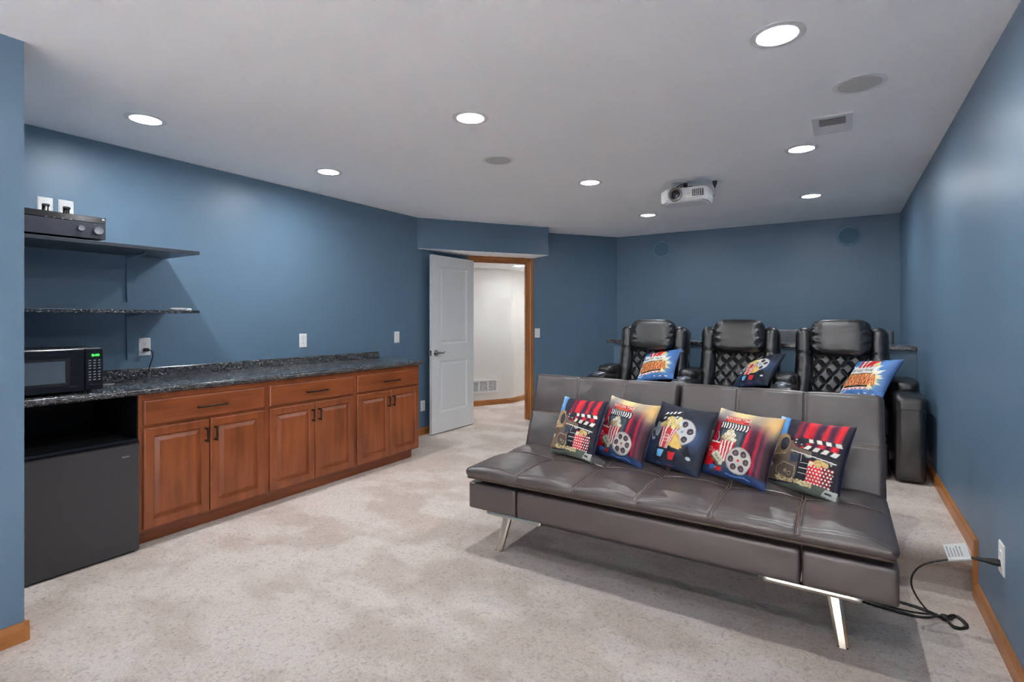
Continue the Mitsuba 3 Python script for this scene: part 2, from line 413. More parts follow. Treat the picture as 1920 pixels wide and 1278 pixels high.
# ------------------------------------------------------------------ lamps and fittings of the ceiling
def downlight(x, y, label, z=H, group=None, lamp=LAMP, r=0.075, beam=BEAM, cutoff=88.0, width=34.0):
    k = thing('recessed_light', label, 'ceiling light', group)
    ring = lathe([(r, 0.004), (r + 0.002, -0.004), (r + 0.018, -0.005), (r + 0.027, -0.002), (r + 0.028, 0.0005), (r + 0.028, 0.004), (r, 0.004)], 40)
    part(k, 'trim_ring', pl(ring, x, y, z), 'white_plastic', smooth=30)
    lens = trimesh.creation.revolve(np.array([(0, -0.012), (r * 0.4, -0.011), (r * 0.75, -0.008), (r * 0.93, -0.005), (r, -0.001)]), sections=32)
    if lens.face_normals[:, 2].mean() > 0: lens.invert()
    part(k, 'lens', pl(lens, x, y, z), 'white_plastic', smooth=30, emitter={'type': 'area', 'radiance': {'type': 'rgb', 'value': [lamp * c for c in LAMP_TINT]}})
    if beam:
        scene[k + '__beam'] = {'type': 'spot', 'to_world': T().look_at(origin=[x, y, z - 0.02], target=[x, y, 0], up=[0, 1, 0]), 'cutoff_angle': cutoff, 'beam_width': width,
                               'intensity': {'type': 'rgb', 'value': [beam * c for c in LAMP_TINT]}}
    return k
G = 'recessed downlights in the white ceiling'
downlight(-3.337, 1.415, 'recessed ceiling light nearest the shelves, upper left', beam=BEAM * 1.7, group=G)
downlight(-3.333, 2.665, 'recessed ceiling light above the middle cabinet', beam=BEAM * 1.7, group=G)
downlight(-1.762, 2.374, 'recessed ceiling light in the middle of the ceiling', group=G)
downlight(-1.757, 4.024, 'recessed ceiling light between the small round speaker and the projector', group=G)
downlight(-0.212, 2.330, 'largest recessed ceiling light, at the top right', beam=BEAM * 1.25, group=G)
downlight(-0.216, 3.975, 'recessed ceiling light just beyond the square ceiling vent', beam=BEAM * 1.25, group=G)
downlight(-0.224, 5.540, 'recessed ceiling light near the back wall, right of the projector', beam=BEAM * 1.25, group=G)
downlight(-1.772, 5.622, 'recessed ceiling light near the back wall, left of the projector', group=G)
for x, y in ((-1.765, 0.72), (-0.215, 0.72)):
    downlight(x, y, 'recessed ceiling light just behind and above the camera', beam=0.4, group='recessed downlights behind the camera')
for x, y in ((-0.65, -0.75), (0.05, -0.75), (-0.65, -1.65), (0.05, -1.65)):  # added fill spots, out of view; the lit floor brightens the ceiling
    downlight(x, y, 'added narrow-beam fill light behind the camera, bouncing light off the floor', beam=FILL_SPOT, cutoff=42.0, width=30.0, group='added fill lights behind the camera')
downlight(-3.93, 6.47, 'recessed hallway light seen at the top of the doorway', z=2.075, lamp=HALL_LAMP, beam=0)
downlight(-3.75, 7.75, 'recessed hallway light out of sight beyond the door jamb', z=2.075, lamp=HALL_LAMP, beam=0)

def round_speaker(name, x, y, r, label):
    k = thing(name, label, 'speaker')
    part(k, 'rim', pl(lathe([(r, 0.003), (r, -0.005), (r + 0.012, -0.006), (r + 0.020, -0.003), (r + 0.020, 0.003), (r, 0.003)], 48), x, y, H), 'white_plastic', smooth=30)
    part(k, 'grille', pl(lathe([(0, -0.0045), (r * 0.7, -0.004), (r, -0.003), (r, 0.003), (0, 0.003)], 48), x, y, H), 'grille_gray', smooth=30)
round_speaker('ceiling_speaker', 0.080, 3.023, 0.092, 'large round ceiling speaker with gray grille, right of the ceiling')
round_speaker('ceiling_speaker', -2.063, 3.109, 0.092, 'small-looking round ceiling speaker above the doorway, mid ceiling')
for x, z, lab in ((-2.003, 2.228, 'left one of two round blue in-wall speakers on the back wall'), (0.080, 2.232, 'right one of two round blue in-wall speakers on the back wall')):
    k = thing('wall_speaker', lab, 'speaker')
    g = lathe([(0, 0.004), (0.085, 0.003), (0.090, 0.0), (0.090, -0.002), (0, -0.002)], 40)
    g.apply_transform(trimesh.transformations.rotation_matrix(PI / 2, [1, 0, 0]))
    r_ = lathe([(0.091, -0.002), (0.091, 0.004), (0.110, 0.003), (0.114, -0.001), (0.091, -0.002)], 40)
    r_.apply_transform(trimesh.transformations.rotation_matrix(PI / 2, [1, 0, 0]))
    part(k, 'grille', pl(g, x, YB, z), 'speaker_blue', smooth=30)
    part(k, 'rim', pl(r_, x, YB, z), 'speaker_rim', smooth=30)

k = thing('ceiling_vent', 'white rectangular ceiling vent between the round speaker and a downlight', 'vent')
vx0, vx1, vy0, vy1 = -0.136, 0.062, 3.405, 3.72
fr = shapely.box(vx0, vy0, vx1, vy1).difference(shapely.box(vx0 + 0.034, vy0 + 0.034, vx1 - 0.034, vy1 - 0.034))
part(k, 'frame', extrude(fr, 'z', H - 0.007, H + 0.001), 'white_plastic')
part(k, 'duct', box(vx0 + 0.034, vx1 - 0.034, vy0 + 0.034, vy1 - 0.034, H - 0.0005, H + 0.001), 'dark_gap')
n = 12
for i in range(n):
    y = vy0 + 0.044 + (vy1 - vy0 - 0.088) * i / (n - 1)
    near = i < n // 2
    m = box(vx0 + 0.034, vx1 - 0.034, -0.009, 0.009, -0.0007, 0.0007)
    part(k, 'louver', pl(m, 0, y, H - 0.007, 0, 35 if near else -20), 'white_plastic')
part(k, 'divider', box(vx0 + 0.034, vx1 - 0.034, (vy0 + vy1) / 2 - 0.006, (vy0 + vy1) / 2 + 0.006, H - 0.010, H - 0.002), 'white_plastic')

# the return grille in the hallway
hv0, hv1 = np.array([-4.66, 6.31]), np.array([-4.33, 6.92])
hu = (hv1 - hv0) / np.linalg.norm(hv1 - hv0); hdeg = math.degrees(math.atan2(hu[1], hu[0]))
k = thing('wall_vent', 'white return-air grille low on the hallway wall', 'vent')
gx1 = 0.44; gx0 = gx1 - 0.64; gz0, gz1 = 0.192, 0.395
cells = [(gx0 + 0.02 + i * 0.152, gx0 + 0.02 + i * 0.152 + 0.130) for i in range(4)]
F = shapely.box(gx0, gz0, gx1, gz1).difference(shapely.union_all([shapely.box(a, gz0 + 0.028, b, gz1 - 0.028) for a, b in cells]))
hp = lambda m: pl(m, hv0[0], hv0[1], 0, hdeg)
part(k, 'frame', hp(extrude(F, 'y', -0.012, 0.0)), 'white_plastic')
part(k, 'backing', hp(box(gx0 + 0.01, gx1 - 0.01, -0.002, 0.0, gz0 + 0.02, gz1 - 0.02)), 'vent_shadow')
mat('vent_shadow', rgb(168, 168, 166), 0.8, 0.2)
for a, b in cells:
    s = [pl(box(a, b, -0.005, 0.005, -0.0006, 0.0006), 0, -0.006, z, 0, -40) for z in np.arange(gz0 + 0.034, gz1 - 0.03, 0.0095)]
    part(k, 'louver_bank', hp(cat(s)), 'white_plastic')

# ------------------------------------------------------------------ the counter run on the left wall
# local frame of the run: x along the wall (world +Y), y into the wall (world -X), z up
CX = -3.37                        # world x of the door fronts
def run(m, y=0.0, x=CX): return pl(m, x, y, 0, 90)
CAB = [(1.400, 2.184), (2.184, 2.967), (2.967, 3.745)]
def bar_pull(length, vertical=False):
    r, post, out = 0.0048, 0.024, 0.028
    h = length / 2
    bar = box(-h, h, -out - r, -out + r, -r, r, 0.0015)
    legs = [box(s * (h - 0.008) - r, s * (h - 0.008) + r, -out, 0.0, -r, r, 0.001) for s in (-1, 1)]
    m = cat(bar, legs)
    if vertical: m.apply_transform(trimesh.transformations.rotation_matrix(PI / 2, [0, 1, 0]))
    return m
labs = ['cherry base cabinet beside the black fridge, widest of three in view', 'middle cherry base cabinet with two doors and one drawer', 'cherry base cabinet at the end by the white door']
for (a, b), lab in zip(CAB, labs):
    k = thing('base_cabinet', lab, 'cabinet', 'cherry base cabinets under the granite counter')
    w = b - a
    d0 = 0.020                     # the face frame lies behind the doors
    sides = [box(0, 0.018, d0 + 0.018, 0.61, 0.0895, 0.876), box(w - 0.018, w, d0 + 0.018, 0.61, 0.0895, 0.876), box(0.018, w - 0.018, d0 + 0.018, 0.61, 0.0895, 0.107), box(0.018, w - 0.018, 0.60, 0.61, 0.107, 0.876)]
    part(k, 'carcass', run(cat(sides), a), 'cherry_z')
    st = 0.034
    fr = shapely.box(0, 0.0895, w, 0.876).difference(shapely.union_all([shapely.box(st, 0.125, w - st, 0.665), shapely.box(st, 0.715, w - st, 0.835)]))
    part(k, 'face_frame', run(extrude(fr, 'y', d0, d0 + 0.018), a), 'cherry_z')
    part(k, 'toe_kick', run(box(0.0, w - (0.03 if b > 3.7 else 0), 0.085, 0.103, 0, 0.0895), a), 'cherry_y')
    if b > 3.7:
        part(k, 'toe_return', run(box(w - 0.048, w - 0.03, 0.103, 0.60, 0, 0.0895), a), 'cherry_y')
    x0, x1, mid = 0.020, w - 0.020, w / 2
    dr = panel(x0, x1, 0.698, 0.842, d0, [(0.0, 0.006), (0.004, 0.002), (0.010, 0.0), (0.014, 0.0)])
    dk = part(k, 'drawer', run(dr, a), 'cherry_y')
    part(dk, 'pull', run(pl(bar_pull(0.185), mid + 0.01, 0, 0.765), a), 'bronze')
    for s in (0, 1):
        u0, u1 = (x0, mid - 0.0025) if s == 0 else (mid + 0.0025, x1)
        rings = [(0.0, 0.006), (0.003, 0.002), (0.008, 0.0), (0.050, 0.0), (0.053, 0.004), (0.055, 0.013), (0.060, 0.013), (0.082, 0.002), (0.085, 0.001), (0.088, 0.001)]
        dk = part(k, 'door', run(panel(u0, u1, 0.100, 0.682, d0, rings), a), 'cherry_z')
        px = (u1 - 0.026) if s == 0 else (u0 + 0.026)
        part(dk, 'pull', run(pl(bar_pull(0.092, True), px, 0, 0.586), a), 'bronze')

# granite-look laminate counter: bullnose front, splash against the wall
k = thing('countertop', 'black speckled laminate countertop along the left wall', 'countertop')
ft = CX + 0.016
prof = [(XL + 0.001, 0.8765), (ft - 0.012, 0.8765)] + [(ft - 0.019 + 0.019 * math.cos(a), 0.8955 + 0.019 * math.sin(a)) for a in np.linspace(-1.2, PI / 2, 10)] + [(XL + 0.001, 0.9145)]
part(k, 'slab', extrude(prof, 'y', PY, 3.785), 'granite', smooth=30)
spl = [(XL + 0.001, 0.9148), (XL + 0.021, 0.9148), (XL + 0.021, 0.972), (XL + 0.017, 0.978), (XL + 0.001, 0.978)]
part(k, 'backsplash', extrude(spl, 'y', PY, 3.805), 'granite', smooth=30)

# the fridge bay: added black panels at the back and sides keep it dark
k = thing('mini_fridge', 'black mini fridge under the counter at the left', 'fridge')
FX = -3.36
FY0, FY1 = 0.892, 1.392
def fr_(m): return pl(m, FX, 0, 0, 90)
part(k, 'body', fr_(box(FY0 + 0.003, FY1 - 0.003, 0.048, 0.53, 0.018, 0.628, 0.004)), 'black_plastic')
dk = part(k, 'door', fr_(cat(extrude([(FY0, 0.0), (FY0 + 0.006, -0.004), (FY1 - 0.006, -0.004), (FY1, 0.0), (FY1, 0.044), (FY0, 0.044)], 'z', 0.012, 0.606))), 'fridge_black')
part(dk, 'top_cap', fr_(extrude([(-0.004, 0.606), (-0.002, 0.612), (0.012, 0.622), (0.014, 0.634), (0.030, 0.636), (0.044, 0.630), (0.044, 0.606)], 'x', FY0, FY1)), 'black_gloss', smooth=25)
part(dk, 'grip', fr_(box(FY0 + 0.03, FY1 - 0.05, -0.006, -0.001, 0.607, 0.6125, 0.001)), 'black_gloss')
part(dk, 'badge', fr_(pl(text('Haier', 0.011, 0.0008), FY1 - 0.067, -0.004, 0.540)), 'print_gray')
for yy in (FY0 + 0.04, FY1 - 0.04):
    part(k, 'foot', pl(cyl(0.014, 0.02, (0, 0, 0.0095)), FX - 0.08, yy, 0), 'black_plastic')
    part(k, 'foot', pl(cyl(0.014, 0.02, (0, 0, 0.0095)), FX - 0.48, yy, 0), 'black_plastic')
k = thing('bay_dark_panels', 'black panels added to keep the fridge bay under the counter dark', 'panel', kind='structure')
part(k, 'side_panel', box(XL + 0.02, CX - 0.022, PY + 0.001, PY + 0.012, 0, 0.8755), 'bay_black')
part(k, 'side_panel', box(XL + 0.02, CX - 0.022, 1.3935, 1.3995, 0, 0.8755), 'bay_black')
part(k, 'back_panel', box(XL + 0.001, XL + 0.014, PY + 0.001, 1.3995, 0, 0.8755), 'bay_black')

# microwave
k = thing('microwave', 'black microwave on the counter under the shelves', 'microwave')
MX, M0, M1, MZ0, MZ1 = -3.408, 0.785, 1.240, 0.926, 1.153
def mw(m): return pl(m, MX, 0, 0, 90)
part(k, 'case', mw(box(M0, M1, 0.020, 0.33, MZ0, MZ1, 0.004)), 'black_plastic')
pxs = M1 - 0.082
dk = part(k, 'door', mw(panel(M0, pxs - 0.0015, MZ0 + 0.002, MZ1 - 0.002, 0.020, [(0, 0.004), (0.004, 0.0), (0.026, 0.0), (0.027, 0.001)])), 'black_gloss')
part(dk, 'window_frame', mw(extrude(shapely.box(M0 + 0.03, MZ0 + 0.038, pxs - 0.066, MZ1 - 0.050).difference(shapely.box(M0 + 0.045, MZ0 + 0.052, pxs - 0.084, MZ1 - 0.062)), 'y', -0.003, 0.002)), 'black_plastic')
part(dk, 'window', mw(box(M0 + 0.045, pxs - 0.084, -0.0005, 0.003, MZ0 + 0.052, MZ1 - 0.062)), 'oven_glass')
ck = part(k, 'control_panel', mw(panel(pxs + 0.0015, M1, MZ0 + 0.002, MZ1 - 0.002, 0.020, [(0, 0.004), (0.004, 0.0)])), 'black_gloss')
cxm = (pxs + M1) / 2
part(ck, 'display', mw(box(cxm - 0.026, cxm + 0.030, -0.001, 0.001, MZ1 - 0.050, MZ1 - 0.026)), 'display_off')
scene['display_green'] = {'type': 'twosided', 'bsdf': {'type': 'diffuse', 'reflectance': {'type': 'rgb', 'value': [0.02, 0.3, 0.03]}}}
part(ck, 'clock_digits', mw(pl(text('8:40', 0.012, 0.0006, True), cxm + 0.004, -0.001, MZ1 - 0.044)), 'display_green', emitter={'type': 'area', 'radiance': {'type': 'rgb', 'value': [0.06, 1.3, 0.10]}})
for r in range(8):
    for c in range(3):
        zz = MZ1 - 0.066 - r * 0.0142 - (0.004 if r > 3 else 0)
        xx = cxm - 0.020 + c * 0.021
        part(ck, 'key', mw(box(xx - 0.0055, xx + 0.0055, -0.001, 0.0005, zz - 0.002, zz + 0.002)), 'print_gray')
part(k, 'open_button', mw(box(pxs + 0.012, M1 - 0.010, -0.0035, 0.0, MZ0 + 0.014, MZ0 + 0.032, 0.001)), 'black_gloss')
for yy in (M0 + 0.04, M1 - 0.05):
    for xx in (0.04, 0.29):
        part(k, 'foot', mw(cyl(0.010, 0.013, (yy, xx, MZ0 - 0.005))), 'black_plastic')

# shelves and brackets
def shelf(z0, z1, label):
    k = thing('wall_shelf', label, 'shelf', None)
    part(k, 'board', box(XL + 0.0005, -3.545, PY, 1.817, z0, z1, 0.0015), 'granite' if z0 < 1.5 else 'shelf_top')
    for yb in (0.93, 1.587):
        b = [extrude([(yb - 0.010, z0 - 0.0005), (yb + 0.010, z0 - 0.0005), (yb + 0.006, z0 - 0.29), (yb + 0.003, z0 - 0.305), (yb - 0.003, z0 - 0.305), (yb - 0.006, z0 - 0.29)], 'x', XL + 0.0005, XL + 0.014),
             extrude([(XL + 0.005, z0 - 0.030), (XL + 0.02, z0 - 0.020), (XL + 0.26, z0 - 0.006), (XL + 0.26, z0 - 0.0005), (XL + 0.005, z0 - 0.0005)], 'y', yb - 0.009, yb + 0.009)]
        part(k, 'bracket', cat(b), 'blue_paint')
shelf(1.728, 1.749, 'upper dark shelf carrying the receiver')
shelf(1.345, 1.364, 'lower speckled shelf with a remote on it')

# receiver
k = thing('receiver', 'black stereo receiver with two round knobs on the upper shelf', 'receiver')
RX, R0, R1, RZ0, RZ1 = -3.565, 0.876, 1.308, 1.762, 1.885
def rc(m): return pl(m, RX, 0, 0, 90)
part(k, 'case', rc(box(R0, R1, 0.012, 0.31, RZ0, RZ1, 0.002)), 'black_plastic')
fp = part(k, 'front_panel', rc(panel(R0, R1, RZ0, RZ1 - 0.036, 0.012, [(0, 0.001), (0.001, 0.0)])), 'receiver_front')
part(k, 'display_strip', rc(panel(R0, R1, RZ1 - 0.034, RZ1, 0.012, [(0, 0.002), (0.002, 0.0)])), 'black_gloss')
def knob(r, d):
    m = lathe([(0, 0), (r, 0), (r, d * 0.85), (r * 0.93, d), (r * 0.6, d * 0.97), (0, d * 0.97)], 36)
    m.apply_transform(trimesh.transformations.rotation_matrix(PI / 2, [1, 0, 0]))
    return m
part(fp, 'volume_knob', rc(pl(knob(0.0235, 0.024), R1 - 0.040, 0, RZ0 + 0.046)), 'knob_metal', smooth=30, label='larger silver knob')
part(fp, 'input_knob', rc(pl(knob(0.0165, 0.020), R1 - 0.118, 0, RZ0 + 0.050)), 'knob_metal', smooth=30, label='smaller silver knob')
part(k, 'badge', rc(box(R1 - 0.018, R1 - 0.005, -0.001, 0.001, RZ1 - 0.016, RZ1 - 0.006)), 'print_gray')
for i in range(4):
    part(k, 'indicator', rc(box(R1 - 0.27 + i * 0.035, R1 - 0.262 + i * 0.035, -0.001, 0.001, RZ1 - 0.033, RZ1 - 0.030)), 'print_gray')
part(k, 'jack', rc(cyl(0.003, 0.002, (R1 - 0.052, -0.0005, RZ1 - 0.040), 'y')), 'nickel')
for yy in (R0 + 0.05, R1 - 0.05):
    for xx in (0.05, 0.27):
        part(k, 'foot', rc(cyl(0.018, 0.013, (yy, xx, 1.7556))), 'black_plastic')

# remote and small white box on the lower shelf
k = thing('remote_control', 'white remote lying on the lower shelf', 'remote')
part(k, 'body', pl(superbox((0, 0, 0.009), (0.021, 0.052, 0.0085), 4, (8, 12, 4)), -3.70, 1.762, 1.3645, -6), 'white_plastic', smooth=True)
part(k, 'keypad', pl(box(-0.014, 0.014, -0.035, 0.035, 0.0165, 0.0185, 0.001), -3.70, 1.762, 1.3645, -6), 'grille_gray')
k = thing('adapter', 'small white plastic adapter next to the remote on the lower shelf', 'adapter')
part(k, 'body', pl(rbox(-0.016, 0.016, -0.018, 0.018, 0, 0.015, 0.005), -3.640, 1.790, 1.3642, 20), 'white_plastic', smooth=30)

# ------------------------------------------------------------------ wall plates; local x right, y into the wall
def wall_place(side, y, z, t=None):
    if side == 'left': return lambda m: pl(m, XL, y, z, 90)
    if side == 'right': return lambda m: pl(m, XR, y, z, -90)
    p = dw(y)
    return lambda m: pl(m, p[0], p[1], z, DDEG)
def plate(name, label, kind, pf, w=0.074, h=0.120):
    k = thing(name, label, {'outlet': 'outlet', 'switch': 'light switch', 'cable': 'cable plate'}[kind])
    part(k, 'cover', pf(panel(-w / 2, w / 2, -h / 2, h / 2, 0.0, [(0, -0.002), (0.004, -0.0055)])), 'white_plastic')
    if kind == 'switch':
        part(k, 'rocker', pf(extrude([(-0.0055, -0.033), (-0.0095, -0.030), (-0.0070, 0.0), (-0.0085, 0.030), (-0.0055, 0.033)], 'x', -0.0165, 0.0165)), 'white_plastic')
    if kind == 'outlet':
        for s in (-1, 1):
            f = part(k, 'receptacle', pf(pl(extrude(shapely.Point(0, 0).buffer(0.017).intersection(shapely.box(-0.017, -0.0135, 0.017, 0.0135)), 'y', -0.0075, -0.005), 0, 0, s * 0.0195)), 'white_plastic')
            part(f, 'slots', pf(pl(cat(box(-0.0072, -0.0052, -0.0079, -0.0074, -0.001, 0.008), box(0.0052, 0.0072, -0.0079, -0.0074, -0.001, 0.007), cyl(0.0026, 0.0006, (0, -0.0077, -0.007), 'y', 12)), 0, 0, s * 0.0195)), 'dark_gap')
    return k
plate('outlet', 'white outlet on the left wall with a black plug in it, above the counter', 'outlet', wall_place('left', 1.688, 1.121))
kB = plate('outlet', 'white wall plate above the counter, midway along the blue left wall', 'outlet', wall_place('left', 2.927, 1.119))
plate('light_switch', 'white light switch on the left wall near the open door', 'switch', wall_place('left', 4.077, 1.115))
plate('outlet', 'white outlet low on the left wall, half hidden by the open door', 'outlet', wall_place('left', 4.487, 0.327))
plate('light_switch', 'white light switch to the right of the doorway', 'switch', wall_place('door', -1.206, 1.125))
plate('outlet', 'white outlet on the right wall with the cord plugged in', 'outlet', wall_place('right', 2.785, 0.362), 0.078, 0.125)
for y, lab, sgn in ((1.164, 'left one of two white cable plates above the receiver', 1), (1.263, 'right one of two white cable plates above the receiver', -1)):
    pf = wall_place('left', y, 1.972)
    k = plate('cable_plate', lab, 'cable', pf)
    part(k, 'opening', pf(box(-0.016, 0.016, -0.0066, -0.005, -0.026, 0.018)), 'dark_gap')
    part(k, 'hood', pf(pl(superbox((0, 0, 0), (0.019, 0.012, 0.009), 3, (8, 8, 8)), 0.002, -0.006, 0.013)), 'black_plastic', smooth=True)
    for j, (dx, r) in enumerate(((-0.010, 0.0035), (0.0, 0.0045), (0.009, 0.003))):
        pts = spline([(0.004 + dx * 0.3, -0.006, 0.010), (dx * 0.8, -0.020, -0.006), (dx - 0.006, -0.026, -0.045), (dx - 0.010, -0.03, -0.085)], 14)
        part(k, 'cable', pf(tube(pts, r, 8)), 'cord_black' if j != 1 or sgn < 0 else 'grille_gray', smooth=40)

# microwave plug and cord
k = thing('appliance_cord', 'black appliance cord from the wall outlet down to the microwave', 'cord')
pf = wall_place('left', 1.688, 1.121)
part(k, 'plug', pf(pl(superbox((0, 0, 0), (0.017, 0.016, 0.012), 3.5, (8, 8, 8)), 0.002, -0.022, -0.020)), 'cord_black', smooth=True)
pts = spline([(XL + 0.036, 1.695, 1.100), (XL + 0.050, 1.715, 1.085), (XL + 0.048, 1.712, 1.03), (XL + 0.036, 1.70, 0.97), (XL + 0.045, 1.68, 0.925), (XL + 0.10, 1.60, 0.9185), (XL + 0.16, 1.50, 0.9185), (XL + 0.24, 1.42, 0.9185), (XL + 0.21, 1.33, 0.9185), (XL + 0.16, 1.22, 0.9185)], 90)
part(k, 'cable', tube(pts, 0.0035, 8), 'cord_black', smooth=40)
k = thing('white_cable', 'loop of pale cable lying on the counter beside the microwave', 'cord')
pts = spline([(-3.80, 1.235, 0.9195), (-3.76, 1.31, 0.9195), (-3.72, 1.375, 0.9195), (-3.70, 1.40, 0.9195), (-3.675, 1.385, 0.9195), (-3.68, 1.33, 0.9195), (-3.71, 1.26, 0.9195)], 50)
part(k, 'cable', tube(pts, 0.004, 8), 'print_gray', smooth=40)

# ------------------------------------------------------------------ projector
k = thing('projector', 'white projector hanging from the ceiling', 'projector')
JX0, JX1, JY0, JY1, JZ0, JZ1 = -1.262, -0.884, 4.285, 4.545, 2.252, 2.362
def pr_outline(ins=0.0):
    P = shapely.Polygon([(JX0 + 0.06, JY0), (JX1 - 0.03, JY0), (JX1, JY0 + 0.05), (JX1, JY1 - 0.02), (JX1 - 0.02, JY1), (JX0 + 0.03, JY1), (JX0, JY1 - 0.04), (JX0, JY0 + 0.07)]).buffer(-0.02).buffer(0.02)
    return P.buffer(-ins) if ins else P
part(k, 'upper_case', cat(extrude(pr_outline(), 'z', JZ0 + 0.024, JZ1 - 0.006), extrude(pr_outline(0.008), 'z', JZ1 - 0.006, JZ1), extrude(pr_outline(0.004), 'z', JZ0 + 0.0205, JZ0 + 0.024)), 'white_plastic', smooth=20)
part(k, 'seam', extrude(pr_outline(0.004), 'z', JZ0 + 0.018, JZ0 + 0.0205), 'grille_gray')
part(k, 'lower_case', cat(extrude(pr_outline(0.006), 'z', JZ0 + 0.008, JZ0 + 0.018), extrude(pr_outline(0.03), 'z', JZ0, JZ0 + 0.008)), 'white_plastic', smooth=20)
lx, lz = -1.128, 2.313
def ly(prof): 
    m = lathe(prof, 36); m.apply_transform(trimesh.transformations.rotation_matrix(PI / 2, [1, 0, 0])); return pl(m, lx, JY0, lz)
lk = part(k, 'lens_barrel', ly([(0.0293, -0.01), (0.0561, -0.01), (0.0561, 0.004), (0.0512, 0.010), (0.0415, 0.012), (0.0366, 0.006), (0.0293, 0.004), (0.0293, -0.01)]), 'nickel', smooth=30)
part(lk, 'focus_ring', ly([(0.0244, -0.008), (0.0348, -0.008), (0.0348, 0.009), (0.0293, 0.011), (0.0244, 0.006), (0.0244, -0.008)]), 'black_plastic', smooth=30)
part(lk, 'lens', ly([(0, 0.004), (0.0146, 0.003), (0.0244, 0.0), (0.0244, -0.004), (0, -0.004)]), 'lens_glass', smooth=30)
for i in range(6):
    x = JX1 - 0.108 + i * 0.0150
    part(k, 'vent_slot', box(x, x + 0.0075, JY0 - 0.001, JY0 + 0.004, JZ0 + 0.032, JZ1 - 0.022), 'dark_gap')
part(k, 'logo', pl(text('BenQ', 0.013, 0.0008, True), -1.015, JY0, 2.305), 'grille_gray')
part(k, 'sensor', box(JX0 + 0.052, JX0 + 0.060, JY0 + 0.004, JY0 + 0.012, JZ0 + 0.034, JZ0 + 0.052, 0.002), 'grille_gray')
part(k, 'underside_label', box(-1.16, -1.08, 4.33, 4.345, JZ0 - 0.0008, JZ0 + 0.001), 'grille_gray')
mk = part(k, 'ceiling_plate', cat(box(-1.175, -0.985, 4.375, 4.465, H - 0.006, H + 0.0005, 0.001), box(-1.10, -1.06, 4.385, 4.455, H - 0.014, H - 0.006, 0.002)), 'white_plastic')
part(mk, 'mount_post', cat(cyl(0.016, 0.05, (-1.08, 4.42, H - 0.035)), box(-1.105, -1.055, 4.395, 4.445, JZ1 + 0.0, H - 0.052, 0.004), box(-1.16, -1.00, 4.408, 4.432, JZ1 - 0.001, JZ1 + 0.010, 0.003)), 'black_plastic', smooth=30)
for pts in ([(-1.06, 4.39, 2.402), (-1.10, 4.36, 2.405), (-1.135, 4.36, 2.385), (-1.155, 4.39, 2.368), (-1.12, 4.43, 2.366)], [(-1.07, 4.40, 2.395), (-1.11, 4.37, 2.385), (-1.125, 4.38, 2.372), (-1.09, 4.42, 2.366)], [(-1.06, 4.40, 2.39), (-1.02, 4.38, 2.382), (-0.985, 4.39, 2.374), (-0.965, 4.42, 2.367)]):
    part(k, 'cable', tube(spline(pts, 24), 0.0045, 8), 'cord_black', smooth=40)
k = thing('ceiling_outlet', 'small white ceiling plate with a black plug beside the projector', 'outlet')
part(k, 'cover', box(-0.90, -0.82, 4.46, 4.58, H - 0.006, H + 0.0005, 0.002), 'white_plastic')
part(k, 'plug', pl(lathe([(0, -0.062), (0.006, -0.062), (0.008, -0.045), (0.017, -0.028), (0.018, -0.006), (0, -0.006)], 20), -0.865, 4.50, H), 'cord_black', smooth=30)
part(k, 'cable', tube(spline([(-0.865, 4.50, H - 0.06), (-0.866, 4.51, 2.36), (-0.872, 4.545, 2.335), (-0.90, 4.552, 2.32)], 20), 0.004, 8), 'print_gray', smooth=40)

# ------------------------------------------------------------------ futon
def cushion(lo, hi, r, step, fn=None):
    """A rounded box with a fine skin; fn(v, n) returns the displaced vertices."""
    lo, hi = np.array(lo, float), np.array(hi, float)
    res = [max(2, int(round((hi[k] - lo[k]) / step))) for k in range(3)]
    vs, fs, at = [], [], 0
    for ax in range(3):
        a, b = (ax + 1) % 3, (ax + 2) % 3
        A, B = np.meshgrid(np.linspace(lo[a], hi[a], res[a] + 1), np.linspace(lo[b], hi[b], res[b] + 1), indexing='ij')
        for s in (0, 1):
            p = np.zeros((A.size, 3)); p[:, ax], p[:, a], p[:, b] = (lo, hi)[s][ax], A.ravel(), B.ravel()
            i, j = np.meshgrid(np.arange(res[a]), np.arange(res[b]), indexing='ij')
            q = (i * (res[b] + 1) + j).ravel()
            quad = np.stack([q, q + res[b] + 1, q + res[b] + 2, q + 1], 1)
            if not s: quad = quad[:, ::-1]
            fs.append(quad + at); vs.append(p); at += len(p)
    v, f = np.vstack(vs), np.vstack(fs)
    m = trimesh.Trimesh(v, np.vstack([f[:, [0, 1, 2]], f[:, [0, 2, 3]]]), process=False)
    m.merge_vertices(digits_vertex=6)
    v = np.array(m.vertices)
    rr = np.minimum(r, (hi - lo) / 2 - 1e-4)
    inner = np.clip(v, lo + rr, hi - rr)
    d = (v - inner) / rr
    n = d / np.maximum(np.linalg.norm(d, axis=1, keepdims=True), 1e-9)
    v = inner + n * rr
    m.vertices = fn(v, n) if fn else v
    return m

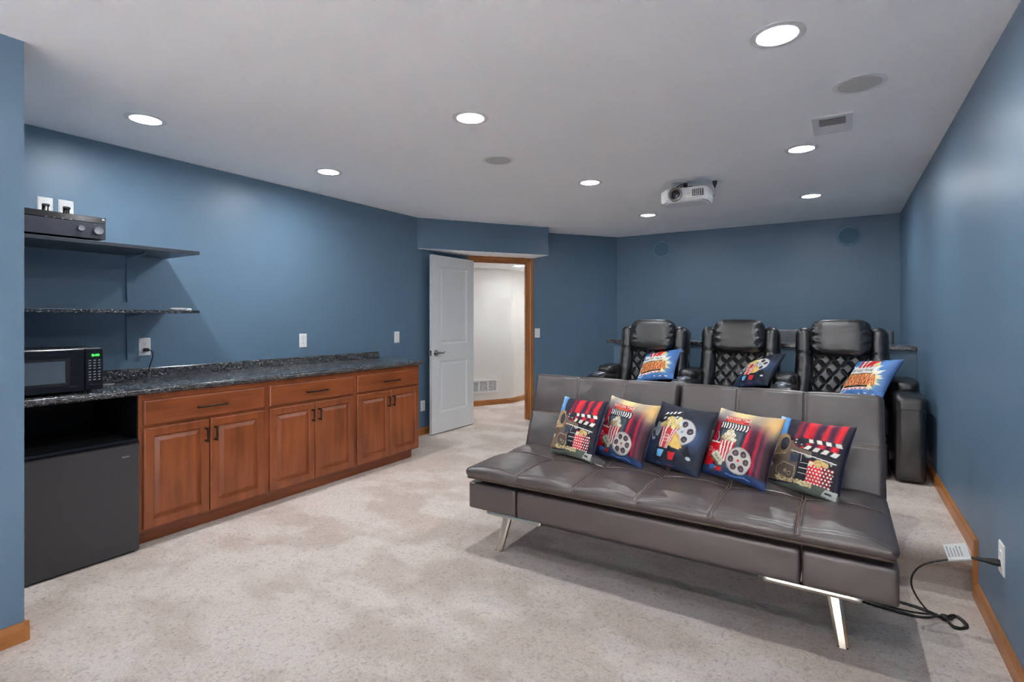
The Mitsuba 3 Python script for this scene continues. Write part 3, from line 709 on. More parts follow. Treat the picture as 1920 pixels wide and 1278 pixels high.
FU = thing('futon', 'dark brown faux leather futon sofa with chrome legs on the carpet', 'futon')
FX0, FX1 = -1.795, 0.188
SX = [-1.455, -1.13, -0.803, -0.472, -0.143]
SYM = 2.785
def puffs(u, edges, g=0.010, broad=0.06, crease=0.006, k=0.6):
    """Sum of a wide sag and a narrow crease along each line."""
    s = np.zeros_like(u)
    for e in edges:
        s = s + k * np.exp(-((u - e) / broad) ** 2) + (1 - k) * np.exp(-((u - e) / crease) ** 2)
    return g * s
def seat_fn(v, n):
    x, y = v[:, 0], v[:, 1]
    top = np.clip(n[:, 2], 0, 1)
    front = np.clip(-n[:, 1], 0, 1)
    sag = puffs(x, SX, 0.023, 0.075) + puffs(y, [SYM], 0.021, 0.07)
    crown = 0.012 * np.cos((y - 2.69) / 0.36 * 1.3) 
    wr = (meshkit.fbm(np.c_[x * 7, y * 10, v[:, 2] * 0], 3, seed=4) - 0.5) * 0.008
    out = v.copy()
    out[:, 2] += top * (crown - sag + wr)
    out[:, 1] += front * puffs(x, SX, 0.010, 0.05)
    edge = np.clip((v[:, 2] - 0.42) / 0.03, 0, 1)
    end = np.minimum(x - FX0, FX1 - x)                       # the ends fall away
    out[:, 2] -= 0.018 * np.exp(-(np.clip(end, 0, 1) / 0.07) ** 2) * top
    return out
part(FU, 'seat_cushion', cushion((FX0, 2.355, 0.418), (FX1, 3.035, 0.486), 0.033, 0.0072, seat_fn), 'brown_leather', smooth=True)
part(FU, 'seat_welt', cushion((FX0 + 0.012, 2.366, 0.412), (FX1 - 0.012, 3.02, 0.430), 0.0085, 0.02), 'brown_piping', smooth=True)
def seat_z(x, y):
    v = np.c_[x, y, np.full_like(x, 0.486)]
    n = np.tile([0, 0, 1.0], (len(x), 1))
    # the front rolls over
    o = seat_fn(v, n)
    d = np.clip(2.388 - y, 0, 0.033)
    o[:, 2] -= 0.033 - np.sqrt(np.maximum(0.033 ** 2 - d ** 2, 0))
    return o[:, 2]
st = []
for e in SX:
    for o in (-0.006, 0.006):
        yy = np.r_[np.linspace(2.358, 2.389, 8), np.linspace(2.395, 2.985, 60)]
        xx = np.full_like(yy, e + o)
        st.append(tube(np.c_[xx, yy, seat_z(xx, yy) + 0.0006], 0.0013, 5))
for o in (-0.006, 0.006):
    xx = np.linspace(FX0 + 0.03, FX1 - 0.03, 220); yy = np.full_like(xx, SYM + o)
    st.append(tube(np.c_[xx, yy, seat_z(xx, yy) + 0.0006], 0.0013, 5))
part(FU, 'seat_stitching', cat(st), 'thread')

BT = -20.0
def bplace(m): return pl(m, 0, 3.012, 0.440, 0, BT)
BH = 0.525
for (a, b), lines in (((FX0, -0.815), (-1.475, -1.148)), ((-0.805, FX1), (-0.487, -0.155))):
    def back_fn(v, n, a=a, b=b, lines=lines):
        x, z = v[:, 0], v[:, 2]
        fr = np.clip(-n[:, 1], 0, 1)
        up = np.clip(n[:, 2], 0, 1)
        sag = puffs(x, lines, 0.018, 0.07) + puffs(z, [0.262], 0.018, 0.07)
        wr = (meshkit.fbm(np.c_[x * 6, z * 8, 0 * x], 3, seed=9) - 0.5) * 0.008
        o = v.copy()
        o[:, 1] += fr * (sag + wr - 0.006)
        o[:, 2] -= up * puffs(x, lines, 0.006, 0.05)
        return o
    m = cushion((a, 0, 0), (b, 0.105, BH), 0.03, 0.0072, back_fn)
    k = part(FU, 'backrest', bplace(m), 'brown_leather', smooth=True)
    def back_y(x, z, a=a, b=b, lines=lines):
        return back_fn(np.c_[x, 0 * x, z], np.tile([0, -1.0, 0], (len(x), 1)))[:, 1]
    st = []
    for e in lines:
        for o in (-0.006, 0.006):
            z = np.linspace(0.03, BH - 0.028, 60); x = np.full_like(z, e + o)
            st.append(tube(np.c_[x, back_y(x, z) - 0.0006, z], 0.0013, 5))
    for o in (-0.006, 0.006):
        x = np.linspace(a + 0.03, b - 0.03, 110); z = np.full_like(x, 0.262 + o)
        st.append(tube(np.c_[x, back_y(x, z) - 0.0006, z], 0.0013, 5))
    part(k, 'stitching', bplace(cat(st)), 'thread')
for a, b, nm in ((FX0, -1.483, 'end_block'), (-1.477, -0.136, 'front_apron'), (-0.130, FX1, 'end_block')):
    def ap_fn(v, n):
        o = v.copy(); o[:, 1] += 0.003 * (meshkit.fbm(np.c_[v[:, 0] * 8, v[:, 2] * 12, 0 * v[:, 0]], 2, 3) - 0.5) * np.clip(-n[:, 1], 0, 1)
        return o
    part(FU, nm, cushion((a, 2.40, 0.236), (b, 3.06 if nm == 'end_block' else 2.60, 0.384), 0.014, 0.011, ap_fn), 'brown_leather', smooth=True)
part(FU, 'under_frame', cat(box(FX0 + 0.05, FX1 - 0.05, 2.46, 3.02, 0.30, 0.416), box(-1.36, -0.30, 2.46, 2.50, 0.205, 0.236), box(-1.55, -0.08, 2.70, 2.74, 0.24, 0.30)), 'black_plastic')
for s in (-1, 1):
    xm = -0.806 + s * 0.705
    part(FU, 'rail', cushion((xm - 0.176, 2.418, 0.210), (xm + 0.176, 2.458, 0.235), 0.011, 0.012), 'chrome', smooth=30)
    for y0, y1 in ((2.53, 2.475), (2.93, 2.985)):
        top = np.array([-0.812 + s * 0.785, y0, 0.232]); ft_ = np.array([-0.812 + s * 0.822, y1, 0.0])
        P = []
        for c, hw, hd in ((top, 0.028, 0.016), (ft_, 0.020, 0.014)):
            P += [c + np.array([i * hw, j * hd, 0]) for i in (-1, 1) for j in (-0.55, 0.55)] + [c + np.array([i * hw * 0.55, j * hd, 0]) for i in (-1, 1) for j in (-1, 1)]
        lk = part(FU, 'leg', trimesh.convex.convex_hull(np.array(P)), 'chrome')
        part(lk, 'foot_pad', pl(box(-0.019, 0.019, -0.0125, 0.0125, 0, 0.006, 0.002), *(ft_ + [0, 0, 0])), 'black_plastic')

# ------------------------------------------------------------------ throw pillows: printed covers
class Art:
    """Colours (sRGB 0-255) on a square print: u to the right, v up, both 0..1."""
    def __init__(s, u, v, base):
        s.u, s.v = u, v
        s.c = np.tile(np.array(base, float), (len(u), 1))
    def put(s, m, col, a=1.0):
        m = np.clip(np.asarray(m, float) * a, 0, 1)[:, None]
        s.c = s.c * (1 - m) + np.asarray(col, float) * m
    def rect(s, u0, u1, v0, v1, col, a=1): s.put((s.u > u0) & (s.u < u1) & (s.v > v0) & (s.v < v1), col, a)
    def poly(s, pts, col, a=1):
        P = pts if not isinstance(pts, list) else shapely.Polygon(pts)
        s.put(shapely.contains_xy(P, s.u, s.v), col, a)
    def circ(s, x, y, r, col, ry=None, a=1): s.put(((s.u - x) / r) ** 2 + ((s.v - y) / (ry or r)) ** 2 < 1, col, a)
    def ring(s, x, y, r0, r1, col):
        d = np.hypot(s.u - x, s.v - y); s.put((d > r0) & (d < r1), col)
    def glow(s, x, y, r, col, a=1, ry=None): s.put(np.exp(-(((s.u - x) / r) ** 2 + ((s.v - y) / (ry or r)) ** 2)), col, a)
    def n(s, fu, fv, seed=0): return meshkit.fbm(np.c_[s.u * fu, s.v * fv, 0 * s.u + seed], 3, seed)
    def text(s, t, x, y, h, col, rot=0, grow=0.0, squeeze=1.0):
        m = meshkit.text_mesh(t, h, 0.001, True)
        top = m.triangles[m.face_normals[:, 2] > 0.9][:, :, :2]
        P = shapely.union_all([shapely.Polygon(q).buffer(1e-5) for q in top])
        b = P.bounds
        P = shapely.affinity.translate(P, -(b[0] + b[2]) / 2, -(b[1] + b[3]) / 2)
        P = shapely.affinity.scale(P, squeeze, 1, origin=(0, 0))
        P = shapely.affinity.translate(shapely.affinity.rotate(P, rot, origin=(0, 0)), x, y)
        if grow: P = P.buffer(grow)
        s.poly(P, col)
import shapely.affinity

def curtains(A, mask, f, seed, bright=(226, 30, 48), dark=(60, 14, 40)):
    w = meshkit.fbm(np.c_[A.u * f, A.v * 0.8, 0 * A.u], 2, seed)
    t = np.clip((np.sin(A.u * f * 5.2 + w * 5) * 0.5 + 0.5) * 0.9 + (w - 0.5) * 0.8, 0, 1)[:, None]
    col = np.array(dark) * (1 - t) + np.array(bright) * t
    m = np.clip(mask, 0, 1)[:, None]
    A.c = A.c * (1 - m) + col * m

def popcorn(A, x, y, w, h, n, seed, cols=((250, 244, 226), (236, 220, 186), (214, 186, 140))):
    r = np.random.default_rng(seed)
    for i in range(n):
        t = r.random(); px = x + (r.random() - 0.5) * w * (1 - 0.75 * t); py = y + t * h
        A.circ(px, py, 0.020 + 0.012 * r.random(), cols[r.integers(0, len(cols))])
        A.circ(px + 0.006, py - 0.006, 0.007, (190, 150, 100), a=0.7)

def reel(A, x, y, r, rim=(206, 200, 192), hole=(70, 60, 66), hub=(190, 40, 46), a0=0.0, k=6):
    A.circ(x, y, r, rim)
    A.ring(x, y, r * 0.93, r * 1.0, (176, 170, 164))
    for i in range(k):
        a = a0 + i * 2 * PI / k
        A.circ(x + 0.60 * r * math.cos(a), y + 0.60 * r * math.sin(a), r * 0.235, hole)
        A.circ(x + 0.60 * r * math.cos(a) + 0.02 * r, y + 0.60 * r * math.sin(a) - 0.03 * r, r * 0.09, (120, 90, 100))
    A.circ(x, y, r * 0.10, hub)

def bucket(A, x, y0, y1, w0, w1, k=7, red=(204, 44, 48), white=(244, 236, 226)):
    for i in range(k):
        a, b = i / k, (i + 1) / k
        L = lambda t, w: x - w / 2 + t * w
        A.poly([(L(a, w0), y0), (L(b, w0), y0), (L(b, w1), y1), (L(a, w1), y1)], red if i % 2 == 0 else white)

def art_clapper(u, v):
    A = Art(u, v, (34, 32, 48))
    A.put(np.clip((0.18 - (u - 0.10 * (1 - v))) / 0.03, 0, 1) * (v > 0.2), (96, 160, 222))
    A.put(np.clip((0.10 - u) / 0.05, 0, 1) * (v > 0.8), (170, 205, 240))
    curtains(A, ((u > 0.30) & (v > 0.42)) * np.clip((u - 0.30) / 0.10, 0, 1), 6.5, 3, (238, 40, 52), (54, 26, 56))
    A.put((u > 0.93) * 1.0, (30, 28, 44))
    # brown camera and reels on the left
    A.poly([(0.0, 0.10), (0.40, 0.08), (0.42, 0.50), (0.34, 0.66), (0.14, 0.68), (0.04, 0.48)], (128, 106, 84))
    A.circ(0.17, 0.60, 0.13, (176, 146, 104), 0.15); A.circ(0.21, 0.60, 0.075, (62, 60, 72), 0.095)
    A.poly([(0.01, 0.45), (0.07, 0.47), (0.08, 0.57), (0.03, 0.58)], (226, 214, 190))
    A.put((np.abs(v - 0.44 - 0.1 * u) < 0.010) & (u < 0.36), (204, 180, 136))
    A.circ(0.12, 0.36, 0.09, (92, 78, 66), 0.07)
    A.circ(0.06, 0.30, 0.03, (214, 206, 190))
    # clapperboard
    A.poly([(0.36, 0.58), (0.97, 0.55), (0.95, 0.12), (0.38, 0.12)], (26, 26, 36))
    A.poly([(0.30, 0.60), (0.96, 0.50), (0.96, 0.44), (0.29, 0.53)], (120, 104, 90)); A.poly([(0.62, 0.552), (0.96, 0.50), (0.96, 0.43), (0.62, 0.48)], (40, 36, 44))
    A.poly([(0.34, 0.70), (0.44, 0.72), (0.52, 0.66), (0.46, 0.60), (0.34, 0.63)], (34, 36, 46))
    for (x, y) in ((0.37, 0.69), (0.37, 0.645), (0.45, 0.635)): A.circ(x, y, 0.012, (226, 226, 226))
    A.poly([(0.42, 0.735), (0.96, 0.735), (0.97, 0.675), (0.46, 0.672)], (44, 38, 44))
    for i in range(4):
        x = 0.52 + i * 0.115
        A.poly([(x, 0.733), (x + 0.065, 0.733), (x + 0.095, 0.677), (x + 0.030, 0.677)], (242, 238, 228))
    A.poly([(0.48, 0.64), (0.96, 0.60), (0.94, 0.535), (0.50, 0.565)], (30, 28, 36))
    for i in range(4):
        x = 0.51 + i * 0.115; d = -0.0095 * i
        A.poly([(x + 0.03, 0.636 + d), (x + 0.095, 0.630 + d), (x + 0.060, 0.572 + d), (x - 0.01, 0.578 + d)], (240, 234, 222))
    # grey camera body and lines of the board
    A.poly([(0.30, 0.50), (0.46, 0.49), (0.47, 0.16), (0.16, 0.14), (0.12, 0.32)], (104, 90, 80))
    A.poly([(0.34, 0.49), (0.47, 0.47), (0.46, 0.38), (0.36, 0.35)], (52, 62, 78))
    A.poly(shapely.Polygon([(0.20, 0.20), (0.38, 0.13), (0.43, 0.18), (0.42, 0.30), (0.26, 0.33), (0.18, 0.27)]).buffer(0.02), (186, 172, 150))
    A.poly(shapely.Polygon([(0.20, 0.20), (0.38, 0.13), (0.43, 0.18), (0.42, 0.30), (0.26, 0.33), (0.18, 0.27)]).buffer(0.010), (96, 82, 72))
    A.circ(0.37, 0.20, 0.028, (196, 180, 150)); A.circ(0.37, 0.20, 0.018, (50, 44, 42)); A.circ(0.31, 0.23, 0.024, (170, 150, 126))
    A.put((np.abs(v - (0.52 - 0.10 * (u - 0.36))) < 0.007) & (u > 0.33) & (u < 0.94), (236, 232, 224))
    A.put((np.abs(u - 0.50) < 0.006) & (v > 0.40) & (v < 0.50), (230, 226, 220))
    for y in (0.38, 0.31, 0.24): A.put((np.abs(v - y) < 0.005) & (u > 0.49) & (u < 0.93), (214, 212, 208))
    A.text('TAKE', 0.58, 0.475, 0.028, (230, 228, 220)); A.text('DATE', 0.85, 0.44, 0.026, (220, 218, 210))
    # dotted popcorn box
    B = shapely.Polygon([(0.59, 0.06), (0.78, 0.04), (0.90, 0.13), (0.93, 0.38), (0.78, 0.40), (0.62, 0.44)])
    A.poly(B, (222, 44, 58)); A.poly([(0.78, 0.04), (0.90, 0.13), (0.93, 0.38), (0.80, 0.40)], (120, 22, 40))
    inB = shapely.contains_xy(B, u, v)
    for i in range(9):
        for j in range(9):
            x, y = 0.595 + i * 0.042 + (j % 2) * 0.021, 0.06 + j * 0.043
            A.put(inB & (np.hypot(u - x, (v - y) * 0.9) < 0.0125), (248, 238, 226))
    popcorn(A, 0.76, 0.39, 0.26, 0.05, 26, 5, ((246, 230, 190), (228, 196, 130), (206, 170, 100)))
    # the ground
    A.put((v < 0.10 - 0.04 * np.sin(u * 6)) * 1.0, (92, 100, 88))
    r = np.random.default_rng(2)
    for i in range(90):
        x = 0.18 + r.random() * 0.5; A.circ(x, 0.10 - 0.03 * (x - 0.2) + 0.05 * r.random(), 0.014, ((222, 196, 140), (190, 160, 104), (238, 222, 180))[r.integers(0, 3)])
    A.poly([(0.80, 0.03), (0.97, 0.02), (0.99, 0.13), (0.86, 0.12)], (188, 190, 184)); A.poly([(0.84, 0.06), (0.93, 0.06), (0.92, 0.09), (0.86, 0.09)], (60, 66, 64))
    return A.c

def art_popcorn_night(u, v):
    A = Art(u, v, (70, 72, 88))
    A.put(np.clip((v - 0.70) / 0.25, 0, 1), (150, 146, 150))
    A.glow(0.45, 0.97, 0.22, (248, 214, 150), 1, 0.16); A.glow(0.95, 0.88, 0.20, (244, 200, 130), 1, 0.2); A.glow(0.02, 0.98, 0.08, (250, 226, 180))
    A.put(np.clip((u - 0.80) / 0.15, 0, 1) * np.clip((0.72 - v) / 0.2, 0, 1), (44, 24, 34))
    curtains(A, (u > 0.60) * np.clip((u - 0.6) / 0.03, 0, 1) * np.clip((0.94 - u) / 0.14, 0, 1) * np.clip((0.86 - v) / 0.2, 0, 1) * (v > 0.12), 9.0, 6, (214, 30, 58), (60, 14, 40))
    curtains(A, (u < 0.26) * np.clip((0.86 - v) / 0.15, 0, 1) * (v > 0.12), 8.0, 8, (196, 24, 50), (70, 14, 40))
    A.poly([(0.16, 0.80), (0.62, 0.80), (0.62, 0.34), (0.16, 0.34)], (40, 42, 52))
    A.rect(0.20, 0.57, 0.40, 0.68, (70, 84, 92))
    for y in (0.62, 0.54): A.rect(0.20, 0.57, y, y + 0.006, (110, 124, 130))
    A.rect(0.20, 0.60, 0.80, 0.90, (190, 36, 52)); A.text('POPCORN TIME', 0.40, 0.865, 0.042, (250, 214, 196), 0, 0.0, 0.95)
    A.rect(0.24, 0.52, 0.805, 0.835, (226, 88, 60))
    A.rect(0.15, 0.63, 0.70, 0.80, (28, 28, 36))
    for i in range(10):
        x = 0.16 + i * 0.047
        A.poly([(x, 0.79), (x + 0.022, 0.79), (x + 0.034, 0.745), (x + 0.012, 0.745)], (246, 242, 236))
        A.poly([(x, 0.70), (x + 0.022, 0.70), (x + 0.034, 0.742), (x + 0.012, 0.742)], (246, 242, 236))
    bucket(A, 0.36, 0.20, 0.52, 0.20, 0.29, 9)
    popcorn(A, 0.36, 0.52, 0.30, 0.15, 60, 11)
    # drink
    A.poly([(0.04, 0.14), (0.19, 0.13), (0.24, 0.46), (0.04, 0.47)], (212, 22, 36)); A.poly([(0.04, 0.47), (0.24, 0.455), (0.24, 0.475), (0.05, 0.49)], (240, 226, 220))
    A.put((np.abs(u - (0.155 + 0.02 * np.sin(v * 26))) < 0.006) & (v > 0.48) & (v < 0.64), (244, 220, 220))
    A.ring(0.09, 0.36, 0.026, 0.034, (244, 210, 210)); A.ring(0.16, 0.33, 0.016, 0.022, (244, 210, 210)); A.ring(0.10, 0.27, 0.014, 0.020, (244, 210, 210))
    # ticket
    A.poly([(0.14, 0.29), (0.23, 0.35), (0.38, 0.22), (0.36, 0.14), (0.30, 0.14), (0.15, 0.23)], (220, 216, 190)); A.poly([(0.14, 0.24), (0.30, 0.14), (0.31, 0.165), (0.15, 0.27)], (110, 84, 50))
    A.text('TICKET', 0.265, 0.245, 0.034, (50, 50, 46), -35)
    # glasses
    A.rect(0.15, 0.24, 0.075, 0.135, (70, 116, 190)); A.rect(0.27, 0.36, 0.065, 0.12, (222, 40, 52)); A.rect(0.24, 0.27, 0.095, 0.11, (230, 230, 236))
    A.put(np.clip((0.13 - v) / 0.05, 0, 1) * ((u < 0.14) | (u > 0.37)), (40, 62, 104)); A.put(np.clip((0.06 - v) / 0.02, 0, 1), (38, 60, 104))
    A.put((np.abs(v - 0.045 - 0.01 * np.sin(u * 20)) < 0.006) & (u > 0.42) & (u < 0.8), (110, 150, 210))
    reel(A, 0.60, 0.265, 0.19, a0=PI / 6 * 0 + 0.0)
    return A.c

def art_navy(u, v):
    u, v = 0.42 + (u - 0.42) / 1.14, 0.44 + (v - 0.44) / 1.12
    A = Art(u, v, (31, 37, 50))
    A.glow(0.74, 0.52, 0.16, (70, 100, 150), 0.8); A.glow(0.10, 0.28, 0.16, (58, 80, 116), 0.8); A.glow(0.5, 0.05, 0.5, (44, 60, 92), 0.8, 0.06)
    A.poly([(0.12, 0.70), (0.22, 0.78), (0.50, 0.84), (0.50, 0.79), (0.18, 0.66)], (24, 24, 30))
    for i in range(4):
        x, y = 0.22 + i * 0.065, 0.755 + i * 0.016
        A.poly([(x, y), (x + 0.035, y + 0.010), (x + 0.055, y + 0.050), (x + 0.020, y + 0.042)], (238, 238, 236))
        A.poly([(x, y - 0.075), (x + 0.035, y - 0.065), (x + 0.06, y - 0.03), (x + 0.02, y - 0.035)], (226, 226, 224))
    A.poly([(0.10, 0.46), (0.22, 0.42), (0.26, 0.60), (0.16, 0.64)], (160, 164, 168)); A.poly([(0.05, 0.48), (0.14, 0.36), (0.20, 0.38), (0.10, 0.56)], (196, 200, 204)); A.poly([(0.09, 0.47), (0.14, 0.40), (0.18, 0.42), (0.12, 0.52)], (70, 76, 86))
    # reel
    reel(A, 0.60, 0.56, 0.19, (206, 206, 208), (52, 54, 60), (150, 150, 150), a0=0.25, k=5)
    # nachos
    A.poly([(0.46, 0.56), (0.58, 0.50), (0.66, 0.34), (0.44, 0.32)], (226, 182, 92)); A.poly([(0.50, 0.50), (0.62, 0.42), (0.62, 0.31), (0.50, 0.31)], (244, 206, 120))
    # bucket
    A.poly([(0.30, 0.28), (0.44, 0.28), (0.52, 0.58), (0.25, 0.60)], (206, 70, 72))
    for a in (0.10, 0.28, 0.76, 0.92):
        A.poly([(0.30 + 0.14 * a - 0.006, 0.28), (0.30 + 0.14 * a + 0.008, 0.28), (0.25 + 0.27 * a + 0.012, 0.59), (0.25 + 0.27 * a - 0.010, 0.59)], (244, 226, 214))
    A.ring(0.375, 0.43, 0.045, 0.055, (240, 214, 204)); A.text('POP', 0.375, 0.43, 0.034, (244, 226, 214), 8)
    popcorn(A, 0.38, 0.60, 0.30, 0.13, 60, 21, ((248, 232, 178), (238, 214, 140), (222, 190, 110)))
    popcorn(A, 0.50, 0.66, 0.10, 0.12, 8, 23, ((248, 232, 178), (240, 240, 230)))
    # 3d glasses
    A.poly([(0.26, 0.28), (0.62, 0.28), (0.60, 0.13), (0.46, 0.14), (0.43, 0.22), (0.40, 0.13), (0.29, 0.13)], (26, 28, 36))
    A.poly([(0.29, 0.25), (0.40, 0.25), (0.375, 0.15), (0.305, 0.15)], (112, 178, 226)); A.poly([(0.46, 0.25), (0.585, 0.25), (0.565, 0.145), (0.475, 0.145)], (214, 48, 56))
    A.circ(0.52, 0.07, 0.05, (120, 50, 76), 0.015, 0.7); A.circ(0.34, 0.07, 0.04, (60, 90, 130), 0.015, 0.7)
    A.poly([(0.66, 0.30), (0.74, 0.40), (0.80, 0.28), (0.76, 0.20)], (20, 22, 28)); A.circ(0.77, 0.235, 0.035, (200, 204, 206), 0.022)
    return A.c

def art_cinema(u, v):
    A = Art(u, v, (80, 128, 188))
    A.put(np.clip(A.n(5, 5, 1) * 1.4 - 0.3, 0, 1), (104, 168, 228), 0.8); A.put(np.clip((u - 0.8) / 0.2, 0, 1), (70, 92, 146), 0.7)
    A.put(np.clip((0.16 - v) / 0.05, 0, 1), (82, 128, 192))
    ang = np.arctan2(v - 0.42, u - 0.42); d = np.hypot(u - 0.40, (v - 0.44) * 1.1)
    ray = 0.48 + 0.05 * np.sin(ang * 17) + 0.03 * np.sin(ang * 41)
    A.put(np.clip((ray - d) / 0.07, 0, 1) * (v > 0.14), (252, 248, 240))
    A.glow(0.70, 0.36, 0.12, (250, 206, 70), 0.95, 0.16)
    # bucket and popcorn at the top
    bucket(A, 0.40, 0.72, 0.96, 0.30, 0.42, 7, (216, 44, 56))
    A.poly([(0.38, 0.75), (0.56, 0.80), (0.60, 0.97), (0.44, 0.97)], (226, 52, 56)); A.poly([(0.56, 0.80), (0.70, 0.86), (0.72, 0.95), (0.58, 0.88)], (40, 34, 36))
    popcorn(A, 0.62, 0.76, 0.16, 0.14, 26, 31, ((246, 226, 150), (232, 190, 100), (250, 240, 210)))
    A.text('MOVIE TIME', 0.37, 0.635, 0.060, (40, 52, 78))
    A.rect(0.06, 0.66, 0.22, 0.545, (250, 190, 120))
    A.rect(0.06, 0.66, 0.535, 0.56, (60, 24, 28)); A.rect(0.10, 0.68, 0.195, 0.24, (56, 16, 26))
    A.text('CINEMA', 0.37, 0.385, 0.235, (110, 36, 20), 0, 0.016, 0.62); A.text('CINEMA', 0.37, 0.385, 0.235, (246, 150, 96), 0, 0.003, 0.62)
    A.put((v < 0.18) & (v > 0.150) & (u > 0.1) & (u < 0.72) & (np.sin(u * 62) > -0.2), (240, 90, 110))
    A.put((v < 0.07) & (v > 0.045) & (u > 0.5) & (u < 0.9) & (np.sin(u * 40) > 0.2), (226, 232, 244))
    A.put((np.abs(v - 0.09 - 0.5 * np.abs(u - 0.12)) < 0.012) & (u < 0.2), (226, 236, 246))
    return A.c

ARTS = {'clapper': art_clapper, 'night': art_popcorn_night, 'navy': art_navy, 'cinema': art_cinema}
BACKC = {'clapper': (62, 88, 140), 'night': (74, 104, 160), 'navy': (28, 34, 48), 'cinema': (40, 56, 104)}
def pillow_mesh(art, w=0.375, thick=0.105, N=150, seed=0):
    a = np.linspace(-1, 1, N + 1)
    S, Tt = np.meshgrid(a, a, indexing='ij')
    s, t = S.ravel(), Tt.ravel()
    h = w / 2
    x = h * s * (1 - 0.075 * (1 - t ** 2) ** 1.0) ; z = h * t * (1 - 0.075 * (1 - s ** 2))
    pr = np.clip((1 - s ** 2) * (1 - t ** 2), 0, 1)
    y = thick / 2 * pr ** 0.42
    wr = (meshkit.fbm(np.c_[s * 3, t * 3, 0 * s + seed], 3, seed) - 0.5) * 0.020 * pr ** 0.3
    fold = 0.005 * np.sin((s * 1.3 + t * 0.4) * 9 + seed) * np.exp(-((np.abs(t) - 0.85) / 0.14) ** 2) * pr ** 0.25
    yf = -(y + wr + fold)
    u, v = (s + 1) / 2, (t + 1) / 2
    # the print is centred and runs to the seam
    cf = ARTS[art](u, v)
    cb = np.tile(np.array(BACKC[art], float), (len(s), 1))
    rim = (pr < 1e-9)
    V = np.vstack([np.c_[x, yf, z], np.c_[x, np.where(rim, yf, y * 0.8), z]])
    Cc = np.vstack([cf, cb]) / 255.0
    Cc = np.where(Cc < 0.04045, Cc / 12.92, ((Cc + 0.055) / 1.055) ** 2.4)
    i, j = np.meshgrid(np.arange(N), np.arange(N), indexing='ij')
    q = (i * (N + 1) + j).ravel()
    F1 = np.vstack([np.stack([q, q + N + 1, q + N + 2], 1), np.stack([q, q + N + 2, q + 1], 1)])
    o = len(s)
    F2 = F1[:, ::-1] + o
    return trimesh.Trimesh(V, np.vstack([F1, F2]), process=False), Cc
def rot3(yaw, lean, roll):
    R = trimesh.transformations.rotation_matrix
    return (R(yaw, [0, 0, 1]) @ R(lean, [1, 0, 0]) @ R(roll, [0, 1, 0]))
POSES = [
    ('clapper', (-1.348, 2.905, 0.648), (-0.378, -0.417, -0.04), 'clapperboard print pillow at the left end of the futon'),
    ('night', (-1.063, 2.957, 0.655), (-0.355, -0.411, 0.052), 'striped popcorn bucket and film reel pillow, second from the left on the futon'),
    ('navy', (-0.757, 2.958, 0.650), (-0.384, -0.461, 0.037), 'navy pillow with popcorn and 3D glasses in the middle of the futon'),
    ('night', (-0.429, 2.905, 0.653), (-0.471, -0.477, 0.002), 'striped popcorn bucket and film reel pillow, fourth from the left on the futon'),
    ('clapper', (-0.132, 2.930, 0.635), (-0.51, -0.459, -0.024), 'clapperboard print pillow at the right end of the futon'),
    ('cinema', (-1.407, 4.790, 0.880), (-0.375, -0.80, -0.245), 'blue CINEMA print pillow on the left recliner'),
    ('navy', (-0.581, 4.835, 0.870), (-0.80, -0.80, -0.268), 'navy popcorn print pillow on the middle recliner'),
    ('cinema', (0.185, 4.712, 0.858), (-0.855, -0.72, -0.16), 'blue CINEMA print pillow on the right recliner'),
]
for i, (art, c, (yaw, lean, roll), lab) in enumerate(POSES):
    m, col = pillow_mesh(art, seed=i)
    m.apply_transform(rot3(yaw, lean, roll)); m.apply_translation(c)
    key = thing('throw_pillow', lab, 'pillow', 'printed movie pillows')
    scene[key] = mikit.ply(m, 'fabric_print', smooth=True, color=col)

# ------------------------------------------------------------------ recliners; local x across, y away from the camera, z up from the platform
RY = 4.392
def ruched(c, half, amp, n=4.0, res=(40, 20, 28), seed=1, ends=0.62):
    """A stuffed roll whose ends are gathered into small pleats."""
    m = superbox((0, 0, 0), half, n, res)
    v = np.array(m.vertices)
    u = np.abs(v[:, 0]) / half[0]
    th = np.arctan2(v[:, 2] / half[2], v[:, 1] / half[1])
    w = np.clip((u - ends) / (1 - ends), 0, 1)
    pleat = np.sin(th * 13 + meshkit.noise(v * 30, seed) * 4)
    k = 1 + amp * (pleat - 0.6) * w * 0.9
    v[:, 1] *= k; v[:, 2] *= 1 + amp * 0.6 * (pleat - 0.6) * w
    v[:, 1] += 0.004 * (meshkit.fbm(v * [9, 12, 14], 3, seed) - 0.5)
    m.vertices = v + np.array(c)
    return m
def wrinkled(m, amp, f, seed=0):
    v = np.array(m.vertices); nrm = np.array(m.vertex_normals)
    m.vertices = v + nrm * (amp * (meshkit.fbm(v * f, 3, seed) - 0.5))[:, None]
    return m
def quilt(w, z0, z1, pw=0.100, ph=0.132, N=110):
    xs, zs = np.linspace(-w, w, N + 1), np.linspace(z0, z1, N + 1)
    X, Z = np.meshgrid(xs, zs, indexing='ij')
    a, b = X / pw + (Z - z1) / ph, X / pw - (Z - z1) / ph
    da, db = np.abs(a - np.round(a)), np.abs(b - np.round(b))
    d = np.minimum(da, db)
    e = np.minimum(1, np.minimum(w - np.abs(X), np.minimum(Z - z0, z1 - Z)) / 0.015)
    y = -0.015 * np.minimum(1, (d / 0.24)) ** 0.6 * np.clip(e, 0, 1)
    V = np.c_[X.ravel(), y.ravel(), Z.ravel()]
    i, j = np.meshgrid(np.arange(N), np.arange(N), indexing='ij')
    q = (i * (N + 1) + j).ravel()
    F = np.vstack([np.stack([q, q + N + 1, q + N + 2], 1), np.stack([q, q + N + 2, q + 1], 1)])
    m = trimesh.Trimesh(V, F, process=False)
    return cat(m, box(-w, w, 0.0, 0.03, z0, z1))
LEAN = -11.0
